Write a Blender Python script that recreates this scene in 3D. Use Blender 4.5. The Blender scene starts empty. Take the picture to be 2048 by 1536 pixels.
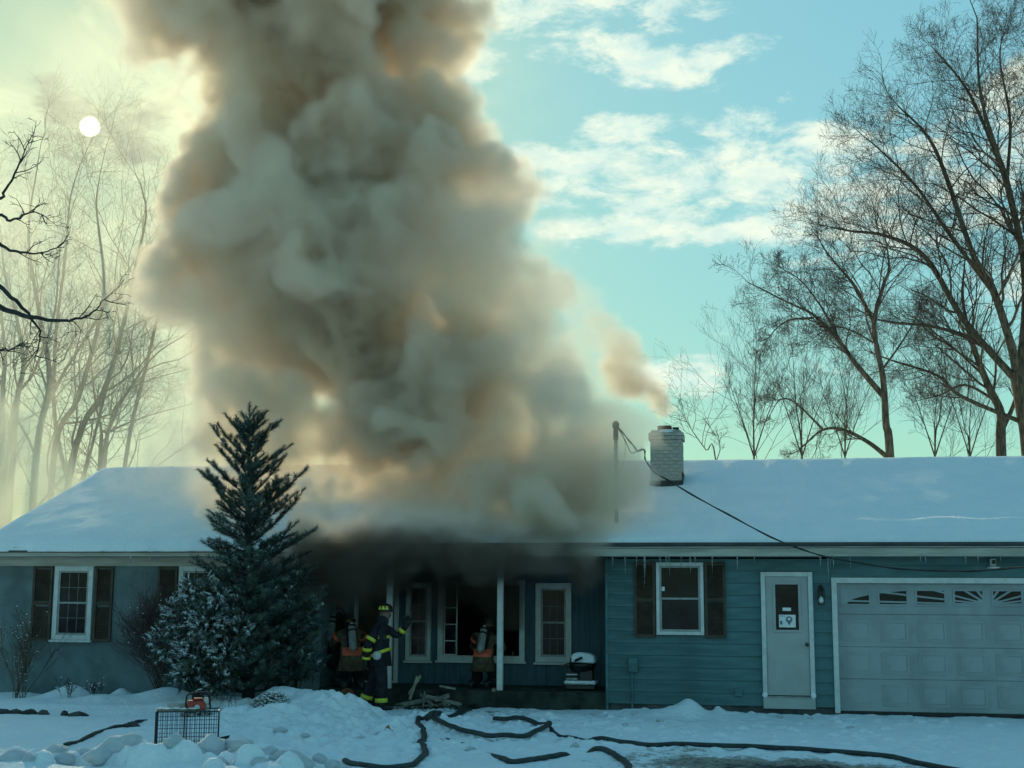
import bpy, bmesh, math, random
import numpy as np
from mathutils import Vector, Matrix, noise as mnoise
EXPOSURE = 1.1
SKY_STRENGTH = 0.15
SKY_TINT = (0.78, 1.30, 1.10)
SKY_DUST = 0.5
SKY_ROLL = 0.40
CLOUD_A = (2.95, 3.2, 2.65)
CLOUD_B = (2.25, 2.85, 2.6)
VEIL_A = (1.8, 2.15, 1.45)
VEIL_B = (2.75, 3.0, 1.95)
RAG = (1.0, 1.1, 0.9)
SUN_DISC = (10.5, 10.0, 7.8)
SUN_ENERGY = 2.0
VOL_BOUNCES = 7
SMOKE_ON = True
SMOKE_VOX = 0.07
SMOKE_COL = (0.966, 0.868, 0.765)
SMOKE_ABS = (0.0, 0.0, 0.0)
SMOKE_DENS = 3.3
BLK_DENS = 3.8
HAZE_THIN = 0.125
HAZE_PUFF = 0.6

random.seed(11)
RNG = np.random.default_rng(7)
R_ = math.radians
scene = bpy.context.scene
COL = scene.collection

# ------------------------------------------------------------------ camera
FPX = 2731.0
YAW, PITCH, ROLL = R_(10.5), math.atan((1190 - 768) / FPX), 0.005
CAM = np.array([0.0, -23.35, 1.9])
_fw = np.array([-math.sin(YAW) * math.cos(PITCH), math.cos(YAW) * math.cos(PITCH), math.sin(PITCH)])
_r = np.array([math.cos(YAW), math.sin(YAW), 0.0])
_u = np.cross(_r, _fw)
CR = _r * math.cos(ROLL) + _u * math.sin(ROLL)
CU = -_r * math.sin(ROLL) + _u * math.cos(ROLL)
CF = _fw
cam_d = bpy.data.cameras.new('camera')
cam = bpy.data.objects.new('camera', cam_d)
COL.objects.link(cam)
cam_d.sensor_width = 36.0
cam_d.lens = 36.0 * FPX / 2048.0
cam_d.clip_start = 0.1
cam_d.clip_end = 3000.0
cam.matrix_world = Matrix(((CR[0], CU[0], -CF[0], CAM[0]), (CR[1], CU[1], -CF[1], CAM[1]),
                           (CR[2], CU[2], -CF[2], CAM[2]), (0, 0, 0, 1)))
scene.camera = cam


def at(px, py, Y=None, Z=None, X=None):
    """the real point seen at a photograph pixel, on the plane y=Y, z=Z or x=X"""
    v = CR * (px - 1024) / FPX + CU * (768 - py) / FPX + CF
    if Y is not None:
        t = (Y - CAM[1]) / v[1]
    elif Z is not None:
        t = (Z - CAM[2]) / v[2]
    else:
        t = (X - CAM[0]) / v[0]
    return CAM + v * t


# ------------------------------------------------------------------ render settings, world, sun
scene.render.engine = 'CYCLES'
cy = scene.cycles
cy.use_denoising = True
cy.max_bounces = 12
cy.diffuse_bounces = 4
cy.glossy_bounces = 3
cy.transmission_bounces = 4
cy.transparent_max_bounces = 8
cy.volume_bounces = VOL_BOUNCES
cy.volume_step_rate = 1.6
cy.volume_max_steps = 400
cy.use_adaptive_sampling = True
cy.adaptive_threshold = 0.02
scene.view_settings.view_transform = 'Standard'
scene.view_settings.look = 'None'
scene.view_settings.exposure = EXPOSURE
scene.view_settings.gamma = 1.0
scene.view_settings.use_curve_mapping = False

SUN_EL, SUN_AZ = R_(18.5), R_(28.4)          # azimuth from +Y towards -X
SUN_DIR = Vector((-math.sin(SUN_AZ) * math.cos(SUN_EL), math.cos(SUN_AZ) * math.cos(SUN_EL), math.sin(SUN_EL)))

world = bpy.data.worlds.new('World')
scene.world = world
world.use_nodes = True


class NT:
    """small node-tree writer"""
    def __init__(s, tree):
        s.t = tree
        s.n = tree.nodes
        s.l = tree.links

    def node(s, kind, **kw):
        n = s.n.new(kind)
        for k, v in kw.items():
            setattr(n, k, v)
        return n

    def put(s, sock, v):
        if isinstance(v, bpy.types.NodeSocket):
            s.l.new(v, sock)
        else:
            sock.default_value = v

    def math(s, op, a, b=0.0, c=0.0, clamp=False):
        n = s.node('ShaderNodeMath', operation=op, use_clamp=clamp)
        s.put(n.inputs[0], a)
        s.put(n.inputs[1], b)
        s.put(n.inputs[2], c)
        return n.outputs[0]

    def vmath(s, op, a, b=(0, 0, 0), out=0):
        n = s.node('ShaderNodeVectorMath', operation=op)
        s.put(n.inputs[0], a)
        s.put(n.inputs[1], b)
        return n.outputs[out]

    def noise(s, vec, scale, detail=4.0, rough=0.5, lac=2.0, dist=0.0):
        n = s.node('ShaderNodeTexNoise')
        if vec is not None:
            s.l.new(vec, n.inputs['Vector'])
        n.inputs['Scale'].default_value = scale
        n.inputs['Detail'].default_value = detail
        n.inputs['Roughness'].default_value = rough
        n.inputs['Lacunarity'].default_value = lac
        n.inputs['Distortion'].default_value = dist
        return n.outputs['Fac']

    def ramp(s, x, a, b, lo=0.0, hi=1.0, smooth=True):
        n = s.node('ShaderNodeMapRange', interpolation_type='SMOOTHSTEP' if smooth else 'LINEAR')
        s.put(n.inputs['Value'], x)
        s.put(n.inputs['From Min'], a)
        s.put(n.inputs['From Max'], b)
        s.put(n.inputs['To Min'], lo)
        s.put(n.inputs['To Max'], hi)
        return n.outputs['Result']

    def mix(s, f, a, b, mode='MIX'):
        n = s.node('ShaderNodeMix', data_type='RGBA', blend_type=mode)
        s.put(n.inputs['Factor'], f)
        for k, v in ((6, a), (7, b)):
            if not isinstance(v, bpy.types.NodeSocket) and len(v) == 3:
                v = (*v, 1.0)
            s.put(n.inputs[k], v)
        return n.outputs[2]


def build_world():
    w = NT(world.node_tree)
    w.n.clear()
    sky = w.node('ShaderNodeTexSky', sky_type='NISHITA')
    sky.sun_disc = False
    sky.sun_elevation = SUN_EL
    sky.sun_rotation = -SUN_AZ
    sky.air_density = 1.0
    sky.dust_density = SKY_DUST
    sky.ozone_density = 1.0
    d = w.node('ShaderNodeTexCoord').outputs['Generated']
    sx = w.node('ShaderNodeSeparateXYZ')
    w.l.new(d, sx.inputs[0])
    X, Y, Z = sx.outputs
    # the phone's cool green rendering of the sky; bright glow near the sun rolled off
    tint = w.vmath('MULTIPLY', sky.outputs[0], SKY_TINT)
    lum = w.vmath('DOT_PRODUCT', tint, (0.3, 0.45, 0.25), out=1)
    gain = w.math('DIVIDE', 1.0, w.math('ADD', 1.0, w.math('MULTIPLY', lum, SKY_ROLL)))
    sc = w.node('ShaderNodeVectorMath', operation='SCALE')
    w.l.new(tint, sc.inputs[0])
    w.l.new(gain, sc.inputs['Scale'])
    col = sc.outputs[0]
    # azimuth (towards the right of the sun's side) and elevation, in radians
    az = w.math('ARCTAN2', X, Y)
    el = w.math('ARCSINE', Z)
    cu = w.node('ShaderNodeCombineXYZ')
    w.put(cu.inputs[0], az)
    w.put(cu.inputs[1], w.math('MULTIPLY', el, 2.1))
    uv = cu.outputs[0]
    n1 = w.noise(uv, 17.0, 9.0, 0.66, dist=0.25)
    n2 = w.noise(uv, 4.2, 4.0, 0.55)

    def blob(px, py, rx, ry, tilt=0.0):
        v = CR * (px - 1024) / FPX + CU * (768 - py) / FPX + CF
        v = v / np.linalg.norm(v)
        a0, e0 = math.atan2(v[0], v[1]), math.asin(v[2])
        da = w.math('SUBTRACT', az, a0)
        de = w.math('SUBTRACT', el, e0)
        c, s_ = math.cos(tilt), math.sin(tilt)
        p = w.math('ADD', w.math('MULTIPLY', da, c * FPX / rx), w.math('MULTIPLY', de, s_ * FPX / rx))
        q = w.math('ADD', w.math('MULTIPLY', da, -s_ * FPX / ry), w.math('MULTIPLY', de, c * FPX / ry))
        r2 = w.math('ADD', w.math('MULTIPLY', p, p), w.math('MULTIPLY', q, q))
        return w.math('SUBTRACT', 1.0, w.math('MULTIPLY', r2, 0.5))

    blobs = [(1080, 40, 150, 55, -0.35), (1250, 105, 170, 50, -0.25), (1180, -60, 260, 70, -0.3),
             (1180, 350, 230, 62, 0.03), (1500, 345, 300, 95, 0.06), (1450, 285, 80, 40, 0.0), (1800, 390, 280, 95, 0.12),
             (1230, 262, 75, 30, -0.1), (1150, 458, 90, 30, 0.05), (1300, 466, 120, 30, 0.0), (1490, 462, 85, 32, 0.05), (1650, 450, 150, 42, 0.1),
             (1370, 752, 150, 34, 0.0), (940, 110, 60, 40, 0.0), (1440, 105, 90, 28, 0.2), (2080, 200, 130, 70, 0.3),
             (2300, 500, 260, 70, 0.1), (2700, 150, 320, 80, 0.2), (-700, 300, 350, 90, 0.1)]
    m = None
    for b in blobs:
        q = blob(*b)
        m = q if m is None else w.math('MAXIMUM', m, q)
    # generic thin cloud for the rest of the sky
    gen = w.math('MULTIPLY', w.math('SUBTRACT', n2, 0.64), 5.0)
    m = w.math('MAXIMUM', m, gen)
    m = w.math('MAXIMUM', m, -1.0)
    dens = w.ramp(w.math('ADD', w.math('MULTIPLY', m, 0.42), w.math('MULTIPLY', w.math('SUBTRACT', n1, 0.5), 1.9)), 0.08, 0.50)
    dens = w.math('MULTIPLY', dens, w.ramp(el, -0.02, 0.05))
    cshade = w.mix(w.ramp(w.noise(uv, 30.0, 5.0, 0.6), 0.35, 0.65), CLOUD_A, CLOUD_B)
    out = w.mix(w.math('MULTIPLY', dens, 0.93), col, cshade)
    # veil of thin high cloud around the sun
    sd = w.vmath('DOT_PRODUCT', d, tuple(SUN_DIR), out=1)
    ang = w.math('ARCCOSINE', w.math('MINIMUM', sd, 1.0))
    n3 = w.noise(uv, 7.0, 6.0, 0.6, dist=0.5)
    veil = w.math('MULTIPLY', w.ramp(ang, 0.36, 0.10), w.ramp(n3, 0.25, 0.75, 0.55, 1.0))
    out = w.mix(veil, out, w.mix(w.ramp(n3, 0.40, 0.60), VEIL_A, VEIL_B))
    # a darker rag of cloud beside the sun
    rag = w.math('ADD', blob(235, 265, 95, 55, 0.35), w.math('MULTIPLY', w.math('SUBTRACT', w.noise(uv, 24.0, 6.0, 0.6), 0.5), 3.4))
    rag2 = w.math('ADD', blob(130, 205, 60, 35, -0.4), w.math('MULTIPLY', w.math('SUBTRACT', w.noise(uv, 24.0, 6.0, 0.6), 0.5), 3.4))
    out = w.mix(w.math('MULTIPLY', w.ramp(w.math('MAXIMUM', rag, rag2), 0.1, 1.0), 0.85), out, RAG)
    # pale aureole close round the sun
    out = w.mix(w.math('MULTIPLY', w.ramp(ang, R_(2.2), R_(0.3)), 0.35), out, VEIL_B)
    # the sun's disc, dimmed by the cloud
    disc = w.ramp(ang, R_(0.44), R_(0.27))
    out = w.mix(disc, out, SUN_DISC)
    bg = w.node('ShaderNodeBackground')
    w.l.new(out, bg.inputs['Color'])
    bg.inputs['Strength'].default_value = SKY_STRENGTH
    o = w.node('ShaderNodeOutputWorld')
    w.l.new(bg.outputs[0], o.inputs['Surface'])


build_world()

sun_d = bpy.data.lights.new('sun', 'SUN')
sun_d.energy = SUN_ENERGY
sun_d.angle = R_(0.5)
sun_d.color = (1.0, 0.88, 0.54)
sun = bpy.data.objects.new('sun', sun_d)
COL.objects.link(sun)
sun.rotation_euler = SUN_DIR.to_track_quat('Z', 'Y').to_euler()
sun.location = (-20, 30, 20)

# ------------------------------------------------------------------ materials
def mat(name, color, rough=0.7, var=0.12, scale=6.0, bump=0.0, bscale=60.0, metal=0.0, color2=None, stretch=(1, 1, 1), spec=0.5, **kw):
    m = bpy.data.materials.new(name)
    m.use_nodes = True
    t = NT(m.node_tree)
    b = m.node_tree.nodes['Principled BSDF']
    tc = t.node('ShaderNodeTexCoord').outputs['Object']
    v = t.vmath('MULTIPLY', tc, stretch)
    n = t.noise(v, scale, 6.0, 0.6)
    f = t.ramp(n, 0.3, 0.7)
    c = color2 or tuple(x * (1 - 2 * var) for x in color)
    hi = color if color2 else tuple(min(1, x * (1 + var)) for x in color)
    t.l.new(t.mix(f, c, hi), b.inputs['Base Color'])
    b.inputs['Roughness'].default_value = rough
    b.inputs['Metallic'].default_value = metal
    b.inputs['Specular IOR Level'].default_value = spec
    if bump:
        bn = t.node('ShaderNodeBump')
        bn.inputs['Strength'].default_value = bump
        bn.inputs['Distance'].default_value = 0.02
        t.l.new(t.noise(v, bscale, 5.0, 0.6), bn.inputs['Height'])
        t.l.new(bn.outputs[0], b.inputs['Normal'])
    for k, x in kw.items():
        b.inputs[k].default_value = x
    return m


M = {}
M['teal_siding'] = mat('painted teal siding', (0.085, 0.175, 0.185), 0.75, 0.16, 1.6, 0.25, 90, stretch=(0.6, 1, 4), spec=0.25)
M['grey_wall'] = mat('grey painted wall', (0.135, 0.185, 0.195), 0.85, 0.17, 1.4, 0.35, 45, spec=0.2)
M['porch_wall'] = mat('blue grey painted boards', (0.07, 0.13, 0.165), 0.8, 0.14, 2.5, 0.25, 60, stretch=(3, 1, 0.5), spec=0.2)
M['white_trim'] = mat('white painted trim', (0.58, 0.60, 0.60), 0.55, 0.07, 8.0, 0.1, 60)
M['sash'] = mat('dulled sash paint', (0.30, 0.31, 0.31), 0.6, 0.1, 8.0)
M['muntin'] = mat('grey muntin bars', (0.13, 0.14, 0.145), 0.6, 0.1, 8.0)
M['door_paint'] = mat('pale grey door paint', (0.36, 0.385, 0.38), 0.55, 0.05, 3.0, 0.06, 40)
M['garage_paint'] = mat('pale garage door steel', (0.28, 0.325, 0.345), 0.5, 0.10, 1.5, 0.12, 130)
M['cream_fascia'] = mat('weathered cream fascia', (0.42, 0.42, 0.37), 0.7, 0.14, 3.0, 0.1, 40, stretch=(0.4, 1, 3))
M['gutter'] = mat('dark gutter', (0.045, 0.05, 0.05), 0.5, 0.2, 4.0)
M['soffit'] = mat('soffit boards', (0.26, 0.27, 0.25), 0.8, 0.1)
M['shutter'] = mat('brown shutters', (0.06, 0.042, 0.026), 0.7, 0.2, 5.0, 0.1, 60)
M['shingle'] = mat('dark shingles', (0.05, 0.05, 0.05), 0.9, 0.25, 9.0, 0.4, 60)
M['glass'] = mat('dark window glass', (0.012, 0.016, 0.020), 0.08, 0.3, 2.0, spec=0.16)
M['interior'] = mat('near-black interior', (0.012, 0.012, 0.012), 0.95, 0.2)
M['curtain'] = mat('drawn curtain', (0.05, 0.055, 0.05), 0.9, 0.3, 4.0, stretch=(12, 1, 0.5))
M['foundation'] = mat('grey block foundation', (0.07, 0.08, 0.08), 0.9, 0.25, 4.0, 0.4, 40)
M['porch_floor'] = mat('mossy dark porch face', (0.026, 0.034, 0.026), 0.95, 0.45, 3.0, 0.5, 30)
M['chimney_brick'] = mat('painted cream brick', (0.44, 0.43, 0.38), 0.85, 0.16, 9.0, 0.5, 60)
M['mortar'] = mat('painted mortar', (0.33, 0.32, 0.29), 0.95, 0.15, 20.0, 0.3, 60)
M['flue'] = mat('red clay flue', (0.16, 0.075, 0.045), 0.85, 0.25, 8.0)
M['metal_grey'] = mat('galvanised metal', (0.30, 0.31, 0.32), 0.45, 0.15, 8.0, metal=0.7)
M['black_metal'] = mat('black metal', (0.015, 0.016, 0.017), 0.45, 0.3, 10.0)
M['black_rubber'] = mat('black cable sheath', (0.012, 0.014, 0.015), 0.6, 0.3, 10.0)
M['brass'] = mat('tarnished door knob', (0.10, 0.085, 0.06), 0.35, 0.2, 30.0, metal=0.9)
M['paper'] = mat('white paper notice', (0.72, 0.74, 0.75), 0.8, 0.03, 8.0)
M['ink_blue'] = mat('grey blue print', (0.10, 0.16, 0.22), 0.8, 0.1)
M['lamp_glass'] = mat('milky lamp glass', (0.62, 0.65, 0.66), 0.2, 0.05)
M['ice'] = mat('clear ice', (0.75, 0.82, 0.85), 0.08, 0.05, 10.0, **{'Transmission Weight': 0.85, 'IOR': 1.31})
M['bark'] = mat('grey brown bark', (0.11, 0.085, 0.058), 0.95, 0.35, 6.0, 0.5, 25, stretch=(3, 3, 0.6))
M['bark_hazed'] = mat('hazed brown bark', (0.13, 0.10, 0.07), 0.95, 0.3, 6.0, 0.5, 25, stretch=(3, 3, 0.6))  # haze over the distant trees, put into a paler bark colour
M['bark_dark'] = mat('dark bark', (0.028, 0.03, 0.03), 0.9, 0.3, 8.0)  # near-black bark for the near tree, pine and stems
M['twig'] = mat('brown twigs', (0.105, 0.075, 0.052), 0.95, 0.3, 8.0)
M['twig_red'] = mat('reddish twigs', (0.085, 0.052, 0.048), 0.95, 0.3, 8.0)
M['dry_leaf'] = mat('dry brown leaves', (0.14, 0.085, 0.05), 0.9, 0.35, 20.0)
M['needle'] = mat('dark green needles', (0.075, 0.115, 0.095), 0.75, 0.35, 3.0, spec=0.25)
M['needle2'] = mat('olive green needles', (0.085, 0.10, 0.068), 0.75, 0.35, 3.0, spec=0.25)
M['hose'] = mat('green black fire hose', (0.018, 0.034, 0.034), 0.65, 0.3, 12.0, 0.2, 90)
M['wire'] = mat('black coated wire', (0.02, 0.022, 0.024), 0.45, 0.2)
M['red_plastic'] = mat('red saw casing', (0.30, 0.03, 0.022), 0.4, 0.15, 12.0)
M['grey_plastic'] = mat('pale grey plastic', (0.45, 0.46, 0.45), 0.5, 0.1, 12.0)
M['wood_broken'] = mat('splintered grey wood', (0.22, 0.21, 0.18), 0.85, 0.25, 8.0, 0.3, 60, stretch=(1, 1, 1))
M['wood_pale'] = mat('pale split wood', (0.36, 0.33, 0.24), 0.85, 0.2, 8.0, 0.3, 60)
M['terracotta'] = mat('terracotta clay', (0.26, 0.10, 0.045), 0.85, 0.15, 8.0)
M['leaf_orange'] = mat('orange brown leaf', (0.30, 0.12, 0.03), 0.8, 0.2, 30.0)
M['stone'] = mat('dark edging stone', (0.06, 0.06, 0.055), 0.95, 0.35, 6.0, 0.5, 25)
M['burlap'] = mat('buff dead stems', (0.20, 0.18, 0.13), 0.95, 0.35, 14.0, 0.6, 40)
M['navy'] = mat('navy turnout cloth', (0.013, 0.014, 0.024), 0.9, 0.3, 12.0, 0.35, 50)
M['tan'] = mat('tan turnout cloth', (0.115, 0.085, 0.05), 0.9, 0.3, 9.0, 0.35, 50)
M['black_cloth'] = mat('black turnout cloth', (0.012, 0.012, 0.014), 0.9, 0.3, 9.0, 0.35, 50)
M['lime'] = mat('lime yellow reflective band', (0.62, 0.62, 0.05), 0.5, 0.08, 30.0)
M['orange_band'] = mat('orange reflective patch', (0.75, 0.13, 0.06), 0.5, 0.14, 20.0)
M['helmet'] = mat('sooty helmet shell', (0.035, 0.028, 0.02), 0.45, 0.35, 8.0)
M['helmet_red'] = mat('dark red helmet shell', (0.04, 0.016, 0.010), 0.45, 0.35, 8.0)
M['skin'] = mat('skin', (0.20, 0.125, 0.09), 0.6, 0.06, 10.0)
M['glove'] = mat('dark leather glove', (0.02, 0.025, 0.022), 0.8, 0.3, 14.0)
M['cylinder'] = mat('grey air cylinder', (0.30, 0.31, 0.32), 0.4, 0.2, 6.0)
M['boot'] = mat('black rubber boot', (0.012, 0.012, 0.013), 0.55, 0.3, 10.0)
M['grill_black'] = mat('black enamel grill', (0.012, 0.013, 0.014), 0.35, 0.25, 6.0)


def snow_material(name, slush=False):
    m = bpy.data.materials.new(name)
    m.use_nodes = True
    t = NT(m.node_tree)
    b = m.node_tree.nodes['Principled BSDF']
    tc = t.node('ShaderNodeTexCoord').outputs['Object']
    c = t.mix(t.ramp(t.noise(tc, 1.7, 5.0, 0.6), 0.35, 0.7), (0.79, 0.86, 0.92), (0.85, 0.90, 0.94))
    if slush:
        a = t.node('ShaderNodeAttribute', attribute_name='slush').outputs['Fac']
        n = t.noise(tc, 2.6, 8.0, 0.68)
        n2 = t.noise(tc, 14.0, 6.0, 0.65)
        w = t.math('ADD', a, t.math('MULTIPLY', t.math('SUBTRACT', n, 0.5), 1.5))
        w = t.math('ADD', w, t.math('MULTIPLY', t.math('SUBTRACT', n2, 0.5), 0.9))
        mud = t.mix(t.ramp(n2, 0.35, 0.65), (0.15, 0.14, 0.115), (0.36, 0.35, 0.31))
        c = t.mix(t.ramp(w, 0.34, 0.62), c, mud)
        wet = t.mix(t.ramp(w, 0.85, 1.1), c, (0.04, 0.045, 0.045))
        g = t.node('ShaderNodeAttribute', attribute_name='grit').outputs['Fac']
        wg = t.math('ADD', g, t.math('MULTIPLY', t.math('SUBTRACT', n2, 0.5), 1.6))
        c = t.mix(t.ramp(wg, 0.5, 0.9), wet, (0.13, 0.12, 0.10))
    t.l.new(c, b.inputs['Base Color'])
    b.inputs['Roughness'].default_value = 0.8
    b.inputs['Specular IOR Level'].default_value = 0.2
    bn = t.node('ShaderNodeBump')
    bn.inputs['Strength'].default_value = 0.8
    bn.inputs['Distance'].default_value = 0.06
    h = t.math('ADD', t.noise(tc, 9.0, 6.0, 0.62), t.math('MULTIPLY', t.noise(tc, 45.0, 4.0, 0.6), 0.35))
    t.l.new(h, bn.inputs['Height'])
    t.l.new(bn.outputs[0], b.inputs['Normal'])
    return m


M['snow'] = snow_material('clean snow')
M['snow_ground'] = snow_material('trodden snow', True)


# ------------------------------------------------------------------ mesh writing
class MB:
    """collects shapes and links them as ONE mesh object"""
    def __init__(s):
        s.v = []
        s.f = []
        s.m = []
        s.mi = 0

    def face(s, pts):
        n = len(s.v)
        s.v.extend([tuple(p) for p in pts])
        s.f.append(list(range(n, n + len(pts))))
        s.m.append(s.mi)

    def raw(s, v, f):
        n = len(s.v)
        s.v.extend([tuple(p) for p in v])
        for q in f:
            s.f.append([n + i for i in q])
            s.m.append(s.mi)

    def box(s, lo, hi, mtx=None):
        x0, y0, z0 = lo
        x1, y1, z1 = hi
        v = [(x0, y0, z0), (x1, y0, z0), (x1, y1, z0), (x0, y1, z0), (x0, y0, z1), (x1, y0, z1), (x1, y1, z1), (x0, y1, z1)]
        if mtx is not None:
            v = [tuple(mtx @ Vector(p)) for p in v]
        s.raw(v, [(0, 3, 2, 1), (4, 5, 6, 7), (0, 1, 5, 4), (1, 2, 6, 5), (2, 3, 7, 6), (3, 0, 4, 7)])
        return s

    def prism(s, poly, y0, y1):
        """outline (x,z) pushed from y0 to y1"""
        n = len(poly)
        v = [(p[0], y0, p[1]) for p in poly] + [(p[0], y1, p[1]) for p in poly]
        f = [list(range(n)), list(range(2 * n - 1, n - 1, -1))]
        f += [[(i + 1) % n, i, n + i, n + (i + 1) % n] for i in range(n)]
        s.raw(v, f)
        return s

    def tube(s, pts, rad, k=8, caps=True, flat=1.0):
        pts = [Vector(p) for p in pts]
        if not hasattr(rad, '__len__'):
            rad = [rad] * len(pts)
        ring = []
        n0 = len(s.v)
        up = None
        for i, p in enumerate(pts):
            t = (pts[min(i + 1, len(pts) - 1)] - pts[max(i - 1, 0)])
            if t.length < 1e-9:
                t = Vector((0, 0, 1))
            t.normalize()
            if up is None:
                up = Vector((0, 0, 1)) if abs(t.z) < 0.9 else Vector((1, 0, 0))
            a = t.cross(up)
            if a.length < 1e-6:
                a = t.orthogonal()
            a.normalize()
            b = a.cross(t).normalized()
            up = b
            for j in range(k):
                w = 2 * math.pi * j / k
                s.v.append(tuple(p + (a * math.cos(w) + b * math.sin(w) * flat) * rad[i]))
        for i in range(len(pts) - 1):
            for j in range(k):
                a0 = n0 + i * k + j
                a1 = n0 + i * k + (j + 1) % k
                s.f.append([a0, a1, a1 + k, a0 + k])
                s.m.append(s.mi)
        if caps:
            s.f.append([n0 + j for j in range(k - 1, -1, -1)])
            s.m.append(s.mi)
            e = n0 + (len(pts) - 1) * k
            s.f.append([e + j for j in range(k)])
            s.m.append(s.mi)
        return s

    def lathe(s, prof, c=(0, 0, 0), k=14, mtx=None):
        """profile (r,z) turned about z"""
        v = []
        for r, z in prof:
            for j in range(k):
                w = 2 * math.pi * j / k
                p = Vector((r * math.cos(w), r * math.sin(w), z))
                if mtx is not None:
                    p = mtx @ p
                v.append((p.x + c[0], p.y + c[1], p.z + c[2]))
        f = []
        for i in range(len(prof) - 1):
            for j in range(k):
                a = i * k + j
                b = i * k + (j + 1) % k
                f.append((a, b, b + k, a + k))
        f.append(tuple(range(k - 1, -1, -1)))
        e = (len(prof) - 1) * k
        f.append(tuple(e + j for j in range(k)))
        s.raw(v, f)
        return s

    def ball(s, c, r, k=12, rings=8, mtx=None):
        r = r if hasattr(r, '__len__') else (r, r, r)
        v = []
        f = []
        for i in range(rings + 1):
            th = math.pi * i / rings
            for j in range(k):
                w = 2 * math.pi * j / k
                p = Vector((r[0] * math.sin(th) * math.cos(w), r[1] * math.sin(th) * math.sin(w), r[2] * math.cos(th)))
                if mtx is not None:
                    p = mtx @ p
                v.append((p.x + c[0], p.y + c[1], p.z + c[2]))
        for i in range(rings):
            for j in range(k):
                a = i * k + j
                b = i * k + (j + 1) % k
                f.append((a, a + k, b + k, b))
        s.raw(v, f)
        return s

    def build(s, name, mats, parent=None, smooth=False, bevel=0.0):
        me = bpy.data.meshes.new(name)
        me.from_pydata([tuple(map(float, p)) for p in s.v], [], s.f)
        if not isinstance(mats, (list, tuple)):
            mats = [mats]
        for q in mats:
            me.materials.append(q)
        if len(mats) > 1:
            me.polygons.foreach_set('material_index', s.m)
        me.update()
        if smooth:
            me.polygons.foreach_set('use_smooth', [True] * len(me.polygons))
        o = bpy.data.objects.new(name, me)
        COL.objects.link(o)
        if parent is not None:
            o.parent = parent
            p = parent
            off = Vector((0, 0, 0))
            while p is not None:
                off += p.location
                p = p.parent
            me.transform(Matrix.Translation(-off))
        if bevel:
            b = o.modifiers.new('bevel', 'BEVEL')
            b.width = bevel
            b.segments = 1
            b.limit_method = 'ANGLE'
        return o


def tag(o, label=None, cat=None, group=None, kind=None):
    if label:
        o['label'] = label
    if cat:
        o['category'] = cat
    if group:
        o['group'] = group
    if kind:
        o['kind'] = kind
    return o


def thing(name, label, cat, loc=(0, 0, 0), group=None):
    """an Empty at the thing's base; parts are written in world coordinates (rotation stays zero)"""
    o = bpy.data.objects.new(name, None)
    COL.objects.link(o)
    o.location = [float(x) for x in loc]
    o.empty_display_size = 0.2
    return tag(o, label, cat, group)


def box(name, lo, hi, m, parent=None, bevel=0.0):
    return MB().box(lo, hi).build(name, m, parent, bevel=bevel)


def frame_mb(x0, x1, z0, z1, w, y0, y1, wb=None, mb=None):
    """rectangular frame: side members run full height, head and bottom butt between them"""
    mb = mb or MB()
    wb = wb or w
    mb.box((x0, y0, z0), (x0 + w, y1, z1))
    mb.box((x1 - w, y0, z0), (x1, y1, z1))
    mb.box((x0 + w, y0 + 0.002, z1 - w), (x1 - w, y1 - 0.002, z1))
    mb.box((x0 + w, y0 - 0.002, z0), (x1 - w, y1 - 0.002, z0 + wb))
    return mb


# fast smooth 2-D noise for terrain
def noise2(x, y, cell, seed):
    r = np.random.default_rng(seed)
    n = 257
    tab = r.random((n, n)) * 2 - 1
    gx = (x / cell + 1000.0)
    gy = (y / cell + 1000.0)
    ix = np.floor(gx).astype(int)
    iy = np.floor(gy).astype(int)
    fx = gx - ix
    fy = gy - iy
    fx = fx * fx * (3 - 2 * fx)
    fy = fy * fy * (3 - 2 * fy)
    a = tab[ix % n, iy % n]
    b = tab[(ix + 1) % n, iy % n]
    c = tab[ix % n, (iy + 1) % n]
    d = tab[(ix + 1) % n, (iy + 1) % n]
    return (a * (1 - fx) + b * fx) * (1 - fy) + (c * (1 - fx) + d * fx) * fy


def fbm2(x, y, cell, octv, seed, gain=0.5):
    o = 0
    a = 1.0
    t = 0
    for k in range(octv):
        o = o + a * noise2(x, y, cell, seed + k)
        t += a
        a *= gain
        cell *= 0.5
    return o / t

# ------------------------------------------------------------------ the snowy yard (one sheet to the horizon)
LUMPS = []
_lr = np.random.default_rng(5)
for _k in range(75):                                  # ploughed bank, front left
    px = _lr.uniform(-60, 640)
    p = at(px, 1530, Y=_lr.uniform(-10.8, -9.5))
    LUMPS.append((p[0], p[1], _lr.uniform(0.10, 0.24), _lr.uniform(0.08, 0.22)))
for _k in range(260):                                 # churned snow between the bank and the porch
    p = at(_lr.uniform(430, 900), _lr.uniform(1420, 1525), Z=0.05)
    LUMPS.append((p[0], p[1], _lr.uniform(0.06, 0.16), _lr.uniform(0.02, 0.085)))
for _k in range(260):                                 # loose clods in front of the porch and garage
    p = at(_lr.uniform(850, 2000), _lr.uniform(1425, 1500), Z=0.02)
    LUMPS.append((p[0], p[1], _lr.uniform(0.04, 0.12), _lr.uniform(0.01, 0.045)))


def hump(x, y, cx, cy_, rx, ry, h, p=1.0):
    d = ((x - cx) / rx) ** 2 + ((y - cy_) / ry) ** 2
    return h * np.exp(-d * p)


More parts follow.
